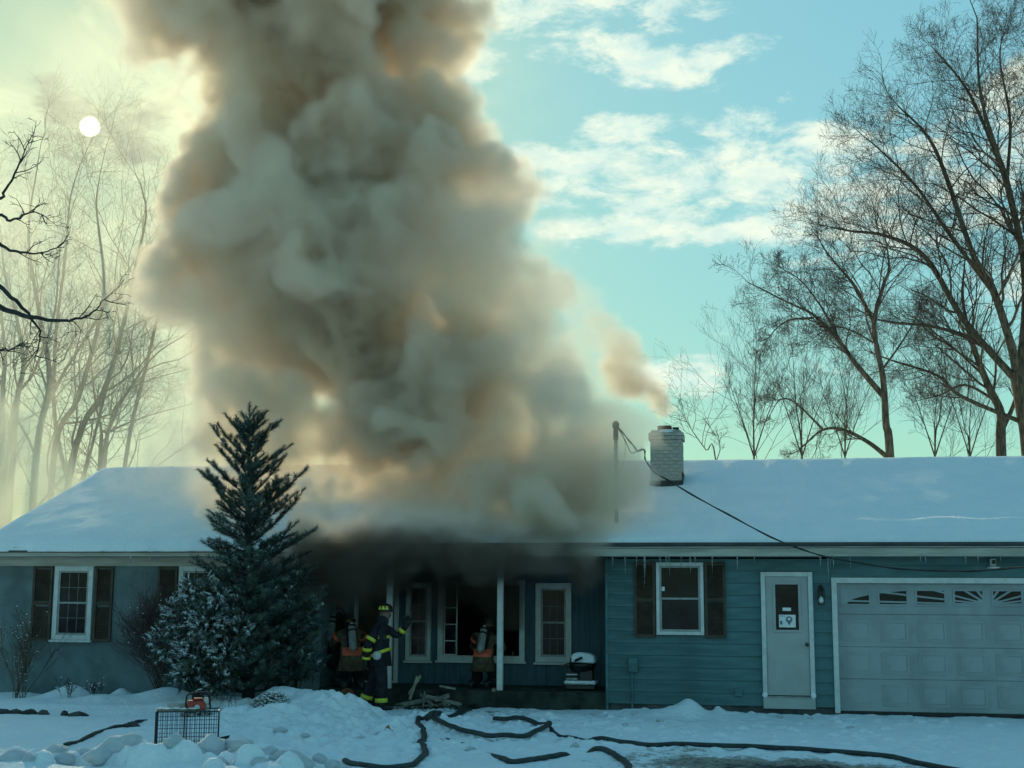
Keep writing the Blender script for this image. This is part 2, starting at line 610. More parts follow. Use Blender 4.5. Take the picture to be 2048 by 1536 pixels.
HOSE_PX = {
    'loop': [(934, 1412), (915, 1424), (885, 1432), (866, 1438), (862, 1443), (880, 1449), (915, 1459), (960, 1468), (1010, 1471), (1060, 1466), (1092, 1456), (1097, 1450), (1075, 1443), (1030, 1438), (985, 1436)],
    'snake': [(940, 1416), (905, 1428), (868, 1435), (842, 1438), (836, 1445), (846, 1458), (848, 1474), (840, 1488), (850, 1503), (846, 1516), (822, 1527), (770, 1533), (720, 1528), (690, 1521)],
    'short': [(892, 1462), (915, 1472), (955, 1488), (1003, 1511), (1022, 1517), (1050, 1515), (1092, 1508), (1136, 1503), (1165, 1499), (1194, 1503), (1222, 1507), (1247, 1516), (1258, 1527), (1248, 1541), (1215, 1560)],
    'long': [(1098, 1452), (1125, 1460), (1165, 1467), (1205, 1472), (1260, 1481), (1330, 1488), (1450, 1491), (1580, 1496), (1700, 1505), (1800, 1516), (1885, 1530), (1990, 1552), (2090, 1580)],
    'side': [(100, 1496), (140, 1490), (180, 1479), (225, 1464), (262, 1449), (292, 1437)],
}


def ground_h(x, y):
    x = np.asarray(x, float)
    y = np.asarray(y, float)
    h = 0.05 * fbm2(x, y, 2.4, 3, 100) + 0.026 * fbm2(x, y, 0.42, 5, 200, 0.62)
    h = h * np.clip((0.4 - y) / 1.2, 0.15, 1)
    # trampled area before the porch and towards the street
    tr = np.exp(-(((x + 4.8) / 3.2) ** 2 + ((y + 3.4) / 3.0) ** 2))
    h = h + tr * 0.17 * (fbm2(x, y, 0.36, 5, 300, 0.62) - 0.6 * np.abs(fbm2(x, y, 0.22, 4, 310, 0.6)))
    dr = np.clip((x + 2.5) / 1.5, 0, 1)
    h = h + dr * 0.034 * fbm2(x, y, 0.3, 4, 350, 0.6)
    # planting bed along the left wing
    bed = np.clip((-6.9 - x) / 1.0, 0, 1) * np.clip((y + 2.7) / 0.5, 0, 1) * np.clip((0.6 - y) / 0.4, 0, 1)
    h = h + bed * (0.10 + 0.05 * fbm2(x, y, 0.9, 3, 400))
    for px, py, Y, rx, ry, hh in [(150, 1362, -0.8, .30, .28, .20), (105, 1375, -1.0, .3, .25, .1), (242, 1368, -0.7, .18, .2, .16), (330, 1372, -1.0, .55, .45, .18),
                                  (210, 1385, -1.4, .5, .35, .08), (420, 1398, -1.9, .7, .5, .10), (560, 1385, -2.0, .42, .4, .34), (640, 1388, -2.2, .5, .45, .36),
                                  (700, 1410, -2.5, .38, .4, .24), (600, 1420, -3.0, 1.0, .6, .18), (520, 1440, -3.5, .9, .6, .12)]:
        c = at(px, py, Y=Y)
        h = h + hump(x, y, c[0], Y, rx, ry, hh)
    # shovelled heap by the garage-side wall
    for px, Y, rx, ry, hh in [(1382, -0.75, .20, .28, .15), (1365, -0.8, .42, .38, .13), (1440, -0.6, .12, .2, .09), (1310, -0.9, .5, .4, .07), (1470, -0.7, .35, .35, .05), (1250, -0.6, .5, .35, .05)]:
        c = at(px, 1420, Y=Y)
        h = h + hump(x, y, c[0], Y, rx, ry, hh)
    # ploughed bank at the front left, out of the bottom of the picture
    bx = np.clip((-2.9 - x) / 2.2, 0, 1)
    bx = bx * bx * (3 - 2 * bx)
    h = h + bx * 0.27 * np.exp(-((y + 10.6) / 0.8) ** 2) * (1 + 0.35 * fbm2(x, y, 0.8, 2, 500))
    h = h + np.clip((-5.5 - x) / 3, 0, 1) * 0.10 * np.exp(-((y + 6.2) / 1.6) ** 2)
    # low bank where the corner hose lies
    c = at(1170, 1512, Z=0)
    h = h + hump(x, y, c[0], c[1], .35, .3, .05) + hump(x, y, c[0] + .6, c[1] + .1, .4, .3, .07)
    add = np.zeros_like(h)
    wob = 0.7 * fbm2(x, y, 0.16, 3, 700, 0.6)
    for (lx, ly, lr, lh) in LUMPS:
        d2 = ((x - lx) ** 2 + (y - ly) ** 2) / (lr * lr) + wob
        near = d2 < 1
        if np.any(near):
            add = np.where(near, np.maximum(add, lh * np.sqrt(np.clip(1 - d2, 0, 1.15))), add)
    h = h + add
    return h


HOSE_XY = {k: [at(px, py, Z=0.05)[:2] for px, py in v] for k, v in HOSE_PX.items()}


GRID_H = []


def build_ground():
    xs = np.concatenate([[-900, -500, -250, -120, -70, -45, -30, -22, -18], np.arange(-15.6, -12.2, 0.07), np.arange(-12.2, 4.8, 0.031), np.arange(4.85, 5.6, 0.1), [6, 7, 9, 12, 18, 28, 45, 70, 120, 250, 500, 900]])
    ys = np.concatenate([[-300, -120, -60, -40, -30, -24, -19, -16, -14], np.arange(-12.6, -11.3, 0.08), np.arange(-11.3, 0.4, 0.031), [0.6, 1, 2, 4, 8, 10, 13, 17, 24, 34, 50, 80, 140, 300, 600, 1200]])
    gx, gy = np.meshgrid(xs, ys, indexing='ij')
    h = ground_h(gx.ravel(), gy.ravel()).reshape(gx.shape)
    GRID_H.extend([xs, ys, h])
    far = np.clip((gy - 0.4) / 2, 0, 1)
    h = h * (1 - far) + far * 0.02
    nx, ny = gx.shape
    v = np.stack([gx.ravel(), gy.ravel(), h.ravel()], 1)
    i, j = np.meshgrid(np.arange(nx - 1), np.arange(ny - 1), indexing='ij')
    a = (i * ny + j).ravel()
    q = np.stack([a, a + ny, a + ny + 1, a + 1], 1)
    me = bpy.data.meshes.new('ground')
    me.vertices.add(len(v))
    me.vertices.foreach_set('co', v.ravel())
    me.loops.add(q.size)
    me.loops.foreach_set('vertex_index', q.ravel())
    me.polygons.add(len(q))
    me.polygons.foreach_set('loop_start', np.arange(0, q.size, 4))
    me.polygons.foreach_set('loop_total', np.full(len(q), 4))
    me.polygons.foreach_set('use_smooth', np.ones(len(q), bool))
    me.update()
    me.materials.append(M['snow_ground'])
    X, Y = v[:, 0], v[:, 1]
    # slush on the driveway, right of the hoses
    c = at(1650, 1530, Z=0)
    sl = np.exp(-(((X - c[0]) / 2.2) ** 2 + ((Y - c[1] + 0.75 + 0.25 * (X - c[0])) / 1.15) ** 2)) * 1.2
    c2 = at(1380, 1505, Z=0)
    sl = np.maximum(sl, 0.55 * np.exp(-(((X - c2[0]) / 0.7) ** 2 + ((Y - c2[1]) / 0.35) ** 2)))
    c3 = at(1010, 1440, Z=0)
    sl = np.maximum(sl, 0.42 * np.exp(-(((X - c3[0]) / 0.8) ** 2 + ((Y - c3[1]) / 0.4) ** 2)))
    c4 = at(900, 1424, Z=0)
    sl = np.maximum(sl, 0.5 * np.exp(-(((X - c4[0]) / 1.2) ** 2 + ((Y - c4[1]) / 0.35) ** 2)))
    me.attributes.new('slush', 'FLOAT', 'POINT').data.foreach_set('value', sl.astype(np.float32))
    gr = np.zeros(len(X))
    for px, py, r in [(1790, 1452, .12), (1735, 1462, .07), (690, 1480, .10), (1000, 1428, .35), (560, 1500, .08), (290, 1446, .12)]:
        cc = at(px, py, Z=0)
        gr = np.maximum(gr, 0.7 * np.exp(-(((X - cc[0]) / r) ** 2 + ((Y - cc[1]) / (r * .7)) ** 2)))
    me.attributes.new('grit', 'FLOAT', 'POINT').data.foreach_set('value', gr.astype(np.float32))
    o = bpy.data.objects.new('ground', me)
    COL.objects.link(o)
    tag(o, 'trodden snow covering the front yard and driveway', None, None, 'structure')


build_ground()


def gz(x, y):
    xs, ys, h = GRID_H
    i = int(np.clip(np.searchsorted(xs, x) - 1, 0, len(xs) - 2))
    j = int(np.clip(np.searchsorted(ys, y) - 1, 0, len(ys) - 2))
    f = (x - xs[i]) / (xs[i + 1] - xs[i])
    g = (y - ys[j]) / (ys[j + 1] - ys[j])
    return float((h[i, j] * (1 - f) + h[i + 1, j] * f) * (1 - g) + (h[i, j + 1] * (1 - f) + h[i + 1, j + 1] * f) * g)

# ------------------------------------------------------------------ the house
EAVE_Y, EAVE_Z, RIDGE_Y, PITCH_T = -0.45, 2.64, 4.2, 0.381
BACK_Y = 8.85
XL, XR = -14.0, 6.9
PX0, PX1, PY = -7.72, -2.684, 1.6                # the recessed porch


def roof_z(y):
    return EAVE_Z + 0.07 + PITCH_T * (min(y, 2 * RIDGE_Y - y) - EAVE_Y)


house = thing('house', 'long single-storey house with teal and grey walls under a snow-covered roof', 'house', (-4, 0, 0))


def wall_rect(name, x0, x1, z0, z1, y0, y1, m):
    return box(name, (x0, y0, z0), (x1, y1, z1), m, house)


# ---- walls
wall_rect('wall', XL, PX0, -0.1, 2.56, 0.0, 0.18, M['grey_wall'])
box('wall', (PX0 - 0.18, 0.181, -0.1), (PX0, PY, 2.56), M['grey_wall'], house)
box('wall', (PX1, 0.181, -0.1), (PX1 + 0.18, PY, 2.56), M['teal_siding'], house)
box('wall', (XL + 0.001, 0.181, -0.1), (XL + 0.18, BACK_Y - 0.6, 2.56), M['grey_wall'], house)
box('wall', (XR - 0.18, 0.181, -0.1), (XR - 0.001, BACK_Y - 0.6, 2.56), M['teal_siding'], house)
box('wall', (XL, BACK_Y - 0.6, -0.1), (XR, BACK_Y - 0.42, 2.56), M['grey_wall'], house)
# porch wall, left open where the picture window was broken out
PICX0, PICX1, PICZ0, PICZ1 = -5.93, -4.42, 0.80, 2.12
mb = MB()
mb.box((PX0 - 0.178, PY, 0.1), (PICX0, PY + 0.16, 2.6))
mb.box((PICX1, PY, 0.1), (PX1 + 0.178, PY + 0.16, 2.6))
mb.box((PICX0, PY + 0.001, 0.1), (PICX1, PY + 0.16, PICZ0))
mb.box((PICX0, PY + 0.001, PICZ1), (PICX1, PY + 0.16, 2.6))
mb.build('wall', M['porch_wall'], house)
mb = MB()                                         # the near-black room behind the opening
mb.box((PICX0 - 1.2, PY + 3.0, 0.3), (PICX1 + 1.2, PY + 3.1, 2.5))
mb.box((PICX0 - 1.3, PY + 0.17, 0.3), (PICX0 - 1.2, PY + 3.0, 2.5))
mb.box((PICX1 + 1.2, PY + 0.17, 0.3), (PICX1 + 1.3, PY + 3.0, 2.5))
mb.box((PICX0 - 1.3, PY + 0.17, 2.51), (PICX1 + 1.3, PY + 3.1, 2.55))
mb.box((PICX0 - 1.3, PY + 0.17, 0.25), (PICX1 + 1.3, PY + 3.1, 0.29))
mb.build('room', M['interior'], house)
# vertical battens on the porch wall
bat = None
x = PX0 + 0.12
openings = [(-6.64, -6.10, 0.66, 2.2), (PICX0 - .1, PICX1 + .1, 0.66, 2.2), (-4.2, -3.46, 0.66, 2.2), (-7.62, -6.72, 0.2, 2.4)]
bmesh_batten = {}


def batten(x, z0, z1):
    key = (round(z0, 2), round(z1, 2))
    if key not in bmesh_batten:
        o = box('batten', (x - 0.016, PY - 0.014, z0), (x + 0.016, PY - 0.001, z1), M['porch_wall'], house)
        bmesh_batten[key] = (o, x)
    else:
        s, x0 = bmesh_batten[key]
        o = s.copy()
        COL.objects.link(o)
        o.location.x += x - x0


while x < PX1:
    hit = [q for q in openings if q[0] - 0.03 < x < q[1] + 0.03]
    if not hit:
        batten(x, 0.29, 2.5)
    else:
        if hit[0][2] > 0.4:
            batten(x, 0.29, hit[0][2] - 0.01)
    x += 0.2
# foundation under the siding
box('foundation', (PX1 + 0.005, 0.012, -0.15), (1.04, 0.17, 0.115), M['foundation'], house)


# ---- lapped siding boards of the right wing, one object per course
def siding(x0, x1, z, h=0.215):
    mb = MB()
    h = h - 0.018
    v = [(x0, -0.022, z), (x1, -0.022, z), (x1, -0.004, z + h), (x0, -0.004, z + h), (x0, 0.16, z), (x1, 0.16, z), (x1, 0.16, z + h), (x0, 0.16, z + h)]
    mb.raw(v, [(0, 1, 2, 3), (1, 5, 6, 2), (5, 4, 7, 6), (4, 0, 3, 7), (3, 2, 6, 7), (4, 5, 1, 0)])
    return mb.build('siding_board', M['teal_siding'], house)


GX0, GX1, GZ1 = 1.11, 5.92, 2.12                  # garage opening
first = siding(PX1, 1.046, 0.118)
z = 0.118 + 0.2
while z < 2.5:
    o = first.copy()
    COL.objects.link(o)
    o.location.z += z - 0.118
    o.location.y += 0.0004 * (int(z * 10) % 3)
    z += 0.2
box('wall', (1.05, 0.161, 2.0), (5.98, 0.18, 2.56), M['teal_siding'], house)
siding(1.0465, 5.99, 2.212, 0.215)
siding(1.0465, 5.99, 2.412, 0.15)
f2 = siding(5.9905, XR, 0.118)
for k in range(1, 12):
    o = f2.copy()
    COL.objects.link(o)
    o.location.z += 0.2 * k
box('corner_board', (PX1 - 0.012, -0.03, 0.0), (PX1 + 0.03, 0.18, 2.56), M['teal_siding'], house)

# ---- eaves: soffit, fascia, gutter, frieze
box('soffit', (XL - 0.15, EAVE_Y + 0.03, 2.545), (XR + 0.2, PY - 0.002, 2.56), M['soffit'], house)
o = box('fascia', (XL - 0.16, EAVE_Y, 2.585), (XR + 0.2, EAVE_Y + 0.028, 2.679), M['cream_fascia'], house)
o.location.z += 0
box('fascia_trim', (XL - 0.16, EAVE_Y - 0.004, 2.55), (XR + 0.2, EAVE_Y + 0.024, 2.583), M['cream_fascia'], house)
box('frieze', (XL, -0.035, 2.385), (PX0 - 0.02, -0.002, 2.543), M['cream_fascia'], house)
mb = MB()
prof = [(-0.002, 0.0), (-0.095, 0.0), (-0.112, 0.035), (-0.118, 0.075), (-0.108, 0.078), (-0.09, 0.012), (-0.002, 0.012)]
n = len(prof)
prof = [(a, b * 0.9) for a, b in prof]
GXL = PX0 - 0.1
v = [(GXL, EAVE_Y + p[0], 2.702 + p[1]) for p in prof] + [(XR + 0.2, EAVE_Y + p[0], 2.702 + p[1]) for p in prof]
mb.raw(v, [list(range(n)), list(range(2 * n - 1, n - 1, -1))] + [[(i + 1) % n, i, n + i, n + (i + 1) % n] for i in range(n)])
mb.build('gutter', M['gutter'], house)
box('drip_edge', (XL - 0.16, EAVE_Y - 0.03, 2.615), (GXL - .002, EAVE_Y - 0.003, 2.655), M['gutter'], house)

# ---- roof deck (two slopes), gable ends and the snow on it
mb = MB()
for s_ in (0, 1):
    ya, yb = (EAVE_Y, RIDGE_Y) if s_ == 0 else (2 * RIDGE_Y - EAVE_Y, RIDGE_Y)
    za, zb = EAVE_Z + 0.07, roof_z(RIDGE_Y)
    p = [(XL - 0.16, ya, za), (XR + 0.2, ya, za), (XR + 0.2, yb, zb), (XL - 0.16, yb, zb)]
    if s_:
        p = p[::-1]
    q = [(a, b, c - 0.028) for a, b, c in p]
    mb.raw(p + q, [(0, 1, 2, 3), (7, 6, 5, 4), (0, 4, 5, 1), (1, 5, 6, 2), (3, 2, 6, 7), (0, 3, 7, 4)])
roof = mb.build('roof', M['shingle'], house)
for xx, m in ((XL + 0.02, M['grey_wall']), (XR - 0.2, M['teal_siding'])):
    mb = MB()
    p = [(xx, 0.0, 2.56), (xx, RIDGE_Y, roof_z(RIDGE_Y) - 0.1), (xx, 2 * RIDGE_Y, 2.56)]
    mb.raw(p + [(a + 0.18, b, c) for a, b, c in p], [(0, 1, 2), (5, 4, 3), (0, 3, 4, 1), (1, 4, 5, 2), (2, 5, 3, 0)])
    mb.build('gable', m, house)


def snow_roof():
    nx, ny = 340, 120
    xs = np.linspace(XL - 0.2, XR + 0.24, nx)
    t = np.linspace(0, 1, ny)
    y0, y1 = EAVE_Y - 0.06, 2 * RIDGE_Y - EAVE_Y + 0.06
    ys = y0 + (y1 - y0) * t
    gx, gy = np.meshgrid(xs, ys, indexing='ij')
    rd = np.abs(gy - RIDGE_Y)
    rr = np.sqrt(rd * rd + 0.12 ** 2) - 0.12 * np.exp(-(rd / 0.4) ** 2) * 0.6      # rounded ridge
    z = EAVE_Z + 0.07 + PITCH_T * (RIDGE_Y - EAVE_Y - rr)
    th = 0.13 + 0.018 * fbm2(gx, gy, 2.5, 3, 611) + 0.006 * fbm2(gx, gy, 0.5, 3, 621)
    # wind ripples under the ridge and soft streaks down the slope
    rip = np.exp(-((gy - 3.75) / 0.28) ** 2) * np.clip((gx + 1.6) / 0.6, 0, 1)
    th = th + rip * 0.035 * np.sin(gx * 8.5 + 1.5 * fbm2(gx, gy, 1.0, 2, 5)) * (0.5 + 0.5 * noise2(gx, gy, 1.5, 33))
    th = th + 0.022 * np.clip(fbm2(gx, gy * 0.35 + gx * 0.3, 0.8, 3, 641), 0, 1) * np.clip((gx - 1.0) / 2, 0, 1)
    th = th + 0.05 * np.exp(-((gx - 3.2) / 1.6) ** 2 - ((gy - 0.35 - 0.05 * np.sin(gx * 5)) / 0.16) ** 2)
    th = th - 0.06 * np.exp(-((gx + 1.15) / 0.35) ** 2 - ((gy - 0.0) / 0.18) ** 2)
    # thinner where the fire below has warmed the roof
    th = th - 0.07 * np.exp(-((gx + 5.2) / 2.4) ** 2 - ((gy - 0.3) / 1.3) ** 2)
    # hollow round the chimney foot
    th = th - 0.09 * np.exp(-((gx + 1.9) / 0.5) ** 2 - ((gy - 2.9) / 0.55) ** 2)
    # rounded edges
    ed = np.minimum(np.minimum(gx - xs[0], xs[-1] - gx), np.minimum(gy - y0, y1 - gy))
    th = th * np.sqrt(np.clip(1 - (1 - np.clip(ed / 0.14, 0, 1)) ** 2, 0, 1)) + 0.004
    zz = z + th
    gy = gy - 0.03 * (noise2(gx, gy * 0, 0.33, 71) + noise2(gx, gy * 0, 0.12, 72) * 0.5) * np.exp(-((gy - y0) / 0.12) ** 2)
    v = np.concatenate([np.stack([gx.ravel(), gy.ravel(), zz.ravel()], 1), np.stack([gx.ravel(), gy.ravel(), z.ravel() + 0.002], 1)])
    i, j = np.meshgrid(np.arange(nx - 1), np.arange(ny - 1), indexing='ij')
    a = (i * ny + j).ravel()
    top = np.stack([a, a + ny, a + ny + 1, a + 1], 1)
    bot = top[:, ::-1] + nx * ny
    f = np.concatenate([top, bot]).tolist()
    N_ = nx * ny
    lip = (0.062 * np.exp(-((gy - y0) / 0.10) ** 2) * (gx < GXL)).ravel()
    v[N_:, 2] -= lip
    v[:N_, 2] -= lip * 0.6
    for i in range(nx - 1):
        a, b = i * ny, (i + 1) * ny
        f.append([b, a, a + N_, b + N_])
        a, b = i * ny + ny - 1, (i + 1) * ny + ny - 1
        f.append([a, b, b + N_, a + N_])
    for j in range(ny - 1):
        f.append([j, j + 1, j + 1 + N_, j + N_])
        a = (nx - 1) * ny + j
        f.append([a + 1, a, a + N_, a + 1 + N_])
    mb = MB()
    mb.v = v.tolist()
    mb.f = f
    mb.m = [0] * len(f)
    return mb.build('roof_snow', M['snow'], house, smooth=True)


snow_roof()

# ---- porch: floor, ceiling, posts
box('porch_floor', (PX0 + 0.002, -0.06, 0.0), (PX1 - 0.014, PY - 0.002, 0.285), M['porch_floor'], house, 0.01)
p0 = box('porch_post', (-6.555, 0.05, 0.287), (-6.455, 0.15, 2.544), M['white_trim'], house, 0.006)
p1 = p0.copy()
COL.objects.link(p1)
p1.location.x += 1.975


# ---- windows
def window(x0, x1, z0, z1, y, trim=0.085, cols=0, rows=0, sill=True, stop=0.0, backing='interior'):
    """double-hung window set proud on a wall whose face is at y"""
    w = frame_mb(x0, x1, z0, z1, trim, y - 0.045, y - 0.001).build('window', M['white_trim'], house, bevel=0.004)
    w.location.x += 0
    ix0, ix1, iz0, iz1 = x0 + trim, x1 - trim, z0 + trim, z1 - trim
    zm = (iz0 + iz1) / 2
    yy = y - 0.03

    def sub(mb, name, m, bevel=0.0):
        return mb.build(name, m, w, bevel=bevel)
    s1 = frame_mb(ix0 + .001, ix1 - .001, zm - 0.018, iz1 - .001, 0.032, yy - 0.006, yy + 0.026)
    sub(s1, 'sash', M['sash'])
    s2 = frame_mb(ix0 + .001, ix1 - .001, iz0 + .001, zm + 0.016, 0.034, yy + 0.004, yy + 0.027)
    sub(s2, 'sash', M['sash'])
    for (a, b) in ((zm, iz1 - .03), (iz0 + .03, zm)):
        mb = MB().box((ix0 + .028, yy + 0.014, a + .004), (ix1 - .028, yy + 0.018, b - .004))
        sub(mb, 'pane', M['glass'])
        mu = MB()
        gx0, gx1, gz0, gz1 = ix0 + .03, ix1 - .03, a + .012, b - .012
        for c in range(1, cols):
            xx = gx0 + (gx1 - gx0) * c / cols
            mu.box((xx - .006, yy + 0.008, gz0), (xx + .006, yy + 0.0135, gz1))
        for r in range(1, rows):
            zz = gz0 + (gz1 - gz0) * r / rows
            mu.box((gx0, yy + 0.0085, zz - .006), (gx1, yy + 0.013, zz + .006))
        if cols or rows:
            sub(mu, 'muntin', M['muntin'])
    if sill:
        sub(MB().box((x0 - 0.03, y - 0.085, z0 - 0.045), (x1 + 0.03, y - 0.002, z0 - 0.003)), 'sill', M['white_trim'], 0.006)
    return w


WIN_L = window(-12.82, -12.06, 1.06, 2.382, 0.0, cols=3, rows=2)
window(-10.40, -9.64, 1.06, 2.382, 0.0, cols=3, rows=2)
WIN_R = window(-1.832, -1.042, 1.255, 2.455, -0.022, trim=0.055, sill=False)
window(-6.60, -6.12, 0.70, 2.12, PY, trim=0.075, cols=2, rows=2)
window(-4.16, -3.50, 0.70, 2.12, PY, trim=0.10, cols=3, rows=2)
# curtains behind glass are unseen; a sticker and a plastic-wrapped box show in the right-wing window
sk = MB().box((-1.74, -0.0445, 1.98), (-1.69, -0.043, 2.05)).build('sticker', M['paper'], WIN_R)

# picture window with its glass broken out
pw = frame_mb(PICX0 - 0.06, PICX1 + 0.06, PICZ0 - 0.10, PICZ1 + 0.06, 0.10, PY - 0.05, PY - 0.001).build('window', M['white_trim'], house, bevel=0.004)
tag(pw, 'broken-out picture window with a black opening')
s = frame_mb(PICX0 + 0.045, PICX0 + 0.30, PICZ0 + 0.002, PICZ1 - 0.005, 0.022, PY + 0.004, PY + 0.04)
for zz in (1.06, 1.36, 1.66):
    s.box((PICX0 + 0.067, PY + 0.012, zz - .01), (PICX0 + 0.278, PY + 0.03, zz + .01))
s.build('sash', M['white_trim'], pw)
MB().box((PICX0 + 0.06, PY + 0.034, PICZ0 + .02), (PICX0 + 0.285, PY + 0.038, 1.36)).build('pane', M['glass'], pw)
MB().box((PICX0 - 0.09, PY - 0.075, PICZ0 - 0.13), (PICX1 + 0.09, PY - 0.052, PICZ0 - 0.095)).build('sill', M['white_trim'], pw)
for k, (a, b, c) in enumerate([(-4.50, .98, .20), (-4.62, .83, .09), (-5.2, .82, .07)]):          # shards left in the frame
    MB().prism([(a, b - .02), (a + .07, b - .02), (a + .05, b + c)], PY + .02, PY + .024).build('shard', M['glass'], pw)

# front door of the porch, half lost in the smoke
fd = frame_mb(-7.60, -6.74, 0.289, 2.36, 0.08, PY - 0.04, PY - 0.001, wb=0.03).build('door', M['white_trim'], house)
MB().box((-7.515, PY - 0.02, 0.325), (-6.825, PY - 0.003, 2.275)).build('door_leaf', M['shutter'], fd)


# ---- shutters (louvred)
def shutter(x0, x1, z0, z1, y, first=[None]):
    mb = frame_mb(x0, x1, z0, z1, 0.045, y - 0.04, y - 0.001)
    zm = (z0 + z1) / 2
    mb.box((x0 + 0.046, y - 0.036, zm - .025), (x1 - 0.046, y - 0.002, zm + .025))
    s_ = mb.build('shutter', M['shutter'], house)
    mb = MB()
    zz = z0 + 0.05
    while zz < z1 - 0.07:
        if abs(zz + .012 - zm) > 0.04:
            mb.raw([(x0 + .046, y - .03, zz), (x1 - .046, y - .03, zz), (x1 - .046, y - .006, zz + .026), (x0 + .046, y - .006, zz + .026),
                    (x0 + .046, y - .024, zz - .004), (x1 - .046, y - .024, zz - .004), (x1 - .046, y - .002, zz + .022), (x0 + .046, y - .002, zz + .022)],
                   [(0, 1, 2, 3), (7, 6, 5, 4), (0, 4, 5, 1), (2, 6, 7, 3)])
        zz += 0.032
    lv = mb.build('louvre', M['shutter'], s_)
    lv['kind'] = 'stuff'
    return s_


shutter(-13.25, -12.86, 1.03, 2.383, 0.0)
shutter(-12.02, -11.67, 1.03, 2.383, 0.0)
shutter(-10.80, -10.43, 1.03, 2.383, 0.0)
shutter(-9.60, -9.25, 1.03, 2.383, 0.0)
shutter(-2.205, -1.85, 1.21, 2.463, -0.022)
shutter(-1.024, -0.68, 1.21, 2.463, -0.022)

# ---- side door with half-light, notice and knob
D0, D1 = -0.10, 0.742
dr = MB()
dr.box((D0, -0.075, 0.285), (D0 + 0.075, -0.012, 2.30))
dr.box((D1 - 0.075, -0.075, 0.285), (D1, -0.012, 2.30))
dr.box((D0 + 0.075, -0.073, 2.225), (D1 - 0.075, -0.012, 2.30))
door = dr.build('door', M['white_trim'], house, bevel=0.005)
tag(door, 'pale door with a half window and a paper notice')
L0, L1 = D0 + 0.08, D1 - 0.08
lf = MB()
gx0, gx1, gz0_, gz1_ = 0.135, 0.505, 1.355, 2.095
lf.box((L0, -0.04, 0.30), (gx0 - .03, -0.012, 2.22))
lf.box((gx1 + .03, -0.04, 0.30), (L1, -0.012, 2.22))
lf.box((gx0 - .03, -0.039, gz1_ + .03), (gx1 + .03, -0.012, 2.22))
lf.box((gx0 - .03, -0.039, 0.30), (gx1 + .03, -0.012, gz0_ - .03))
lf.build('door_leaf', M['door_paint'], door)
frame_mb(gx0 - .045, gx1 + .045, gz0_ - .045, gz1_ + .045, .045, -0.052, -0.0405).build('glazing_frame', M['door_paint'], door, bevel=.004)
MB().box((gx0 - .02, -0.03, gz0_ - .02), (gx1 + .02, -0.026, gz1_ + .02)).build('pane', M['glass'], door)
MB().box((0.248, -0.0335, 1.663), (0.384, -0.0315, 1.716)).build('sticker', M['paper'], door)
MB().box((0.186, -0.0345, 1.395), (0.455, -0.0325, 1.60)).build('notice', M['paper'], door)
em = MB()                                         # the print on the notice: a map-pin-like shield and a few grey lines
cx_, cz_ = 0.35, 1.505
pts = [(cx_ + 0.055 * math.cos(a), cz_ + 0.02 + 0.05 * math.sin(a)) for a in np.linspace(-0.45, math.pi + 0.45, 12)]
em.prism(pts + [(cx_, cz_ - 0.075)], -0.0365, -0.035)
em.prism([(0.20, 1.575), (0.29, 1.575), (0.29, 1.583), (0.20, 1.583)], -0.0365, -0.035)
em.prism([(0.20, 1.44), (0.24, 1.44), (0.24, 1.50), (0.20, 1.50)], -0.0365, -0.035)
em.build('notice_print', M['ink_blue'], door)
em = MB().prism([(cx_ + 0.026 * math.cos(a), cz_ + 0.026 + 0.024 * math.sin(a)) for a in np.linspace(0, 2 * math.pi, 10, endpoint=False)], -0.038, -0.0368)
em.build('notice_print', M['paper'], door)
kn = MB()
kn.lathe([(0.028, 0), (0.028, 0.008), (0.012, 0.012), (0.012, 0.035), (0.028, 0.045), (0.030, 0.06), (0.02, 0.072)], (0.628, -0.041, 1.12), 14, Matrix.Rotation(R_(90), 4, 'X'))
kn.build('knob', M['brass'], door, smooth=True)
box('door_step', (D0 + .004, -0.07, 0.085), (D1 - .004, -0.024, 0.262), M['door_paint'], house)
box('threshold', (D0 - .005, -0.085, 0.264), (D1 + .005, -0.02, 0.284), M['metal_grey'], house)
for xx in (D0 + .03, D1 - .035):
    MB().ball((xx, -0.07, 0.30), (.045, .03, .05)).build('snow_patch', M['snow'], house, smooth=True)

# ---- garage door
gt = MB()
gt.box((GX0 - 0.065, -0.06, 0.03), (GX0 + 0.02, 0.10, GZ1 + 0.09))
gt.box((GX1 - 0.02, -0.06, 0.03), (GX1 + 0.065, 0.10, GZ1 + 0.09))
gt.box((GX0 + 0.02, -0.058, GZ1), (GX1 - 0.02, 0.10, GZ1 + 0.09))
gt.build('garage_trim', M['white_trim'], house, bevel=0.005)
gd = MB().box((GX0 + 0.021, 0.065, 0.06), (GX1 - 0.021, 0.105, GZ1 - 0.001)).build('garage_door', M['garage_paint'], house)
tag(gd, 'pale panelled garage door with sunburst windows')
SEC = [0.062, 0.575, 1.09, 1.615, 2.118]
GW = (GX1 - GX0 - 0.05) / 8
for k in range(4):
    MB().box((GX0 + 0.022, 0.05, SEC[k] + 0.004), (GX1 - 0.022, 0.0645, SEC[k + 1] - 0.004)).build('section', M['garage_paint'], gd, bevel=0.004)
pm = None
for r in range(3):
    for c in range(8):
        x0 = GX0 + 0.025 + GW * c + 0.075
        x1 = x0 + GW - 0.15
        z0, z1 = SEC[r] + 0.085, SEC[r + 1] - 0.085
        if pm is None:
            mb = frame_mb(x0, x1, z0, z1, 0.028, 0.0445, 0.0495)
            mb.box((x0 + .052, 0.0455, z0 + .052), (x1 - .052, 0.0495, z1 - .052))
            pm = mb.build('panel', M['garage_paint'], gd, bevel=0.004)
            p0_ = (x0, z0)
        else:
            o = pm.copy()
            COL.objects.link(o)
            o.location.x += x0 - p0_[0]
            o.location.z += z0 - p0_[1]


